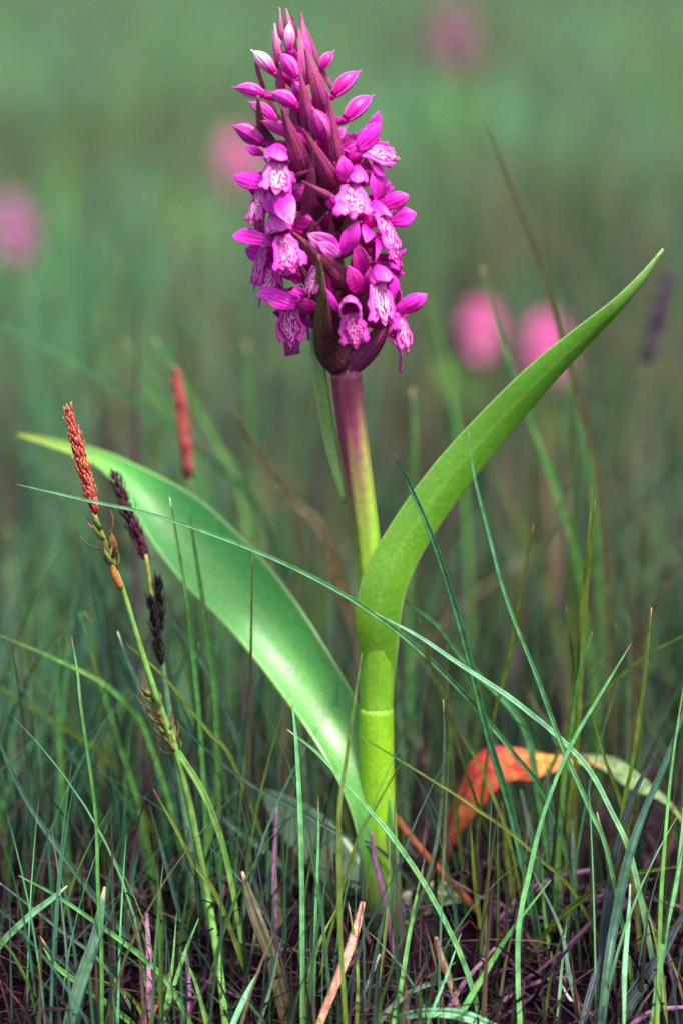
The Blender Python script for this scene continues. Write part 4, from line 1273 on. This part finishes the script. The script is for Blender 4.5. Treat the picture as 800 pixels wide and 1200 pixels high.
    ([(304, 1136), (287, 1169), (272, 1204)], 10, (-0.044, -0.058), 'pale', 'red', 'short pale blade with a pink tip at the bottom edge'),
    ([(296, 650), (295, 767), (292, 850), (290, 920)], 5, (-0.004, 0.0), 'brown', 'red', 'dark reddish blade standing upright before the broad leaf edge'),
    ([(393, 1067), (375, 1102), (364, 1140), (358, 1180)], 6, (-0.028, -0.045), 'olive', 'none', 'short bowed olive blade between the thin upright green ones'),
    ([(545, 1145), (489, 1158), (459, 1180), (440, 1204)], 8, (-0.044, -0.056), 'grey', 'none', 'grey blade bowed low above the pale leaf'),
    ([(478, 877), (459, 913), (439, 950), (418, 985)], 4, (-0.020, -0.02), 'olive', 'purple', 'very thin blade with a purple tip crossing the sheath'),
    ([(663, 710), (668, 751), (672, 800), (674, 850)], 5, (0.0, 0.004), 'olive', 'red', 'short olive blade with a red tip beside the close upright pair'),
    ([(694, 740), (679, 784), (668, 862), (660, 930)], 6, (-0.006, -0.002), 'green', 'red', 'green blade leaning on the close upright pair'),
    ([(695, 843), (709, 889), (725, 935), (735, 985)], 6, (-0.012, -0.012), 'olive', 'none', 'olive blade before the pale end of the withered leaf'),
    ([(754, 904), (746, 925), (733, 960), (722, 1010)], 9, (-0.018, -0.02), 'brown', 'red', 'dark blade with a reddish tip before the withered leaf end'),
    ([(538, 858), (560, 899), (584, 950), (600, 1000)], 5, (-0.010, -0.008), 'olive', 'none', 'dark olive blade crossing the orange leaf'),
    ([(551, 965), (557, 1034), (567, 1114)], 6, (-0.008, -0.01), 'olive', 'none', 'dim olive blade under the orange leaf'),
    ([(588, 940), (594, 1000), (602, 1070)], 8, (0.004, 0.004), 'olive', 'none', 'dim olive blade standing beneath the arch of the orange leaf'),
    ([(621, 1015), (655, 1085), (668, 1140), (676, 1190)], 6, (-0.02, -0.045), 'grey', 'none', 'grey blade bowed through the tuft by the litter'),
    ([(640, 900), (648, 980), (655, 1060), (668, 1140)], 16, (0.006, 0.0), 'grey', 'none', 'broad soft grey green blade in the tuft below the withered leaf'),
    ([(610, 925), (625, 1000), (640, 1070), (655, 1150)], 14, (0.010, 0.002), 'grey', 'none', 'soft grey green blade under the arch of the withered leaf'),
    ([(686, 1180), (676, 1100), (672, 1020), (670, 960)][::-1], 10, (0.004, -0.01), 'grey', 'none', 'dim grey blade behind the bowed olive blade'),
    # out of focus blades behind
    ([(568, 138), (598, 220), (638, 330), (664, 420), (690, 520), (705, 600)], 10, (0.075, 0.075), 'brown', 'none', 'tall blurred brown stem rising behind the arching leaf'),
    ([(564, 312), (588, 395), (622, 495), (655, 590), (680, 680)], 9, (0.10, 0.10), 'green', 'tan', 'blurred stem passing before the pair of pink orchids'),
    ([(-6, 376), (100, 432), (180, 485), (250, 545), (310, 610)], 10, (0.12, 0.12), 'bright', 'none', 'blurred green blade slanting in above the broad leaf tip'),
    ([(145, 398), (170, 440), (205, 495), (235, 560)], 9, (0.17, 0.17), 'green', 'tan', 'blurred blade slanting above the middle of the broad leaf'),
    ([(180, 395), (215, 450), (255, 520), (280, 580)], 9, (0.15, 0.15), 'green', 'tan', 'blurred blade slanting toward the salmon red sedge spike'),
    ([(272, 478), (310, 545), (345, 590), (385, 640)], 17, (0.07, 0.07), 'brown', 'none', 'dark brownish blurred blade slanting between broad leaf and stem'),
    ([(655, 345), (668, 430), (690, 540), (700, 640)], 10, (0.15, 0.15), 'green', 'none', 'blurred green blade behind the middle of the arching leaf'),
    ([(500, 345), (520, 420), (535, 500), (545, 600)], 8, (0.18, 0.18), 'green', 'none', 'blurred green blade below the lowest right hand flower'),
    ([(483, 455), (487, 520), (480, 600), (478, 660)], 9, (0.12, 0.12), 'green', 'tan', 'blurred upright blade between stem and arching leaf'),
    ([(290, 400), (293, 460), (296, 540)], 12, (0.2, 0.2), 'green', 'tan', 'blurred upright blade with dry tip below the flower spike'),
    ([(810, 650), (775, 690), (755, 740), (745, 800)], 10, (0.05, 0.05), 'brown', 'none', 'blurred brownish blade bowed at the picture edge'),
]
for pts, w, y, col, tip, lab in BL:
    pts = list(pts)
    if lab.startswith('dim grey blade behind'): pts = [(670, 960), (672, 1020), (676, 1100), (686, 1180)]
    blade(tw(pts, w), y, col, tip, lab)

# dead straws
ST = [
    ([(172, 1070), (175, 1135), (177, 1204)], 7, (-0.022, -0.05), 'mauve', 'mauve dead straw standing by the orange one'),
    ([(219, 1118), (221, 1160), (222, 1204)], 7, (-0.03, -0.05), 'mauve', 'short mauve straw behind the slanting green blade'),
    ([(199, 1138), (188, 1168), (174, 1205)], 4, (-0.036, -0.056), 'orange', 'thin orange straw at the bottom edge'),
    ([(425, 1057), (416, 1090), (405, 1125), (374, 1204)], 10, (-0.026, -0.056), 'tan', 'flat tan straw leaning at the bottom edge below the stem'),
    ([(324, 945), (321, 1034), (324, 1115)], 6, (0.0, -0.01), 'mauve', 'soft mauve straw standing under the broad leaf'),
    ([(452, 940), (470, 966), (500, 1004), (540, 1048), (567, 1078), (621, 1127)], 8, (0.008, -0.01), 'orange', 'long orange brown straw slanting from the stem foot'),
    ([(445, 1118), (437, 1140), (424, 1168)], 4, (-0.032, -0.034), 'white', 'small whitish twig lying below the stem'),
    ([(672, 1145), (640, 1148), (610, 1158), (585, 1175)], 5, (-0.03, -0.036), 'mauve', 'bent mauve straw lying on the litter'),
    ([(510, 1098), (516, 1120), (524, 1145)], 8, (-0.034, -0.036), 'tan', 'short tan straw tip beside the bright short blade'),
    ([(580, 1110), (545, 1150), (520, 1185)], 6, (-0.03, -0.04), 'mauve', 'mauve straw lying under the bright leaning blade'),
    ([(655, 1150), (668, 1172), (676, 1176)], 4, (-0.034, -0.036), 'white', 'small curled pale straw on the litter'),
    ([(800, 1180), (770, 1184), (748, 1196)], 6, (-0.045, -0.046), 'mauve', 'mauve straw lying in the bottom corner'),
    ([(690, 1020), (650, 1030), (620, 1045)], 8, (0.0, 0.002), 'mauve', 'mauve straw lying behind the bowed olive blade'),
    ([(435, 975), (442, 1010), (452, 1060)], 6, (-0.010, -0.012), 'mauve', 'mauve withered strip hanging before the stem foot'),
]
for pts, w, y, col, lab in ST:
    blade([(p[0], p[1], w * (0.6 if i == 0 else 1)) for i, p in enumerate(pts)], y, col, 'none', lab, 'dead_straw', 'straw', 'dead straws in the litter', fold=0.3, mat='straw')
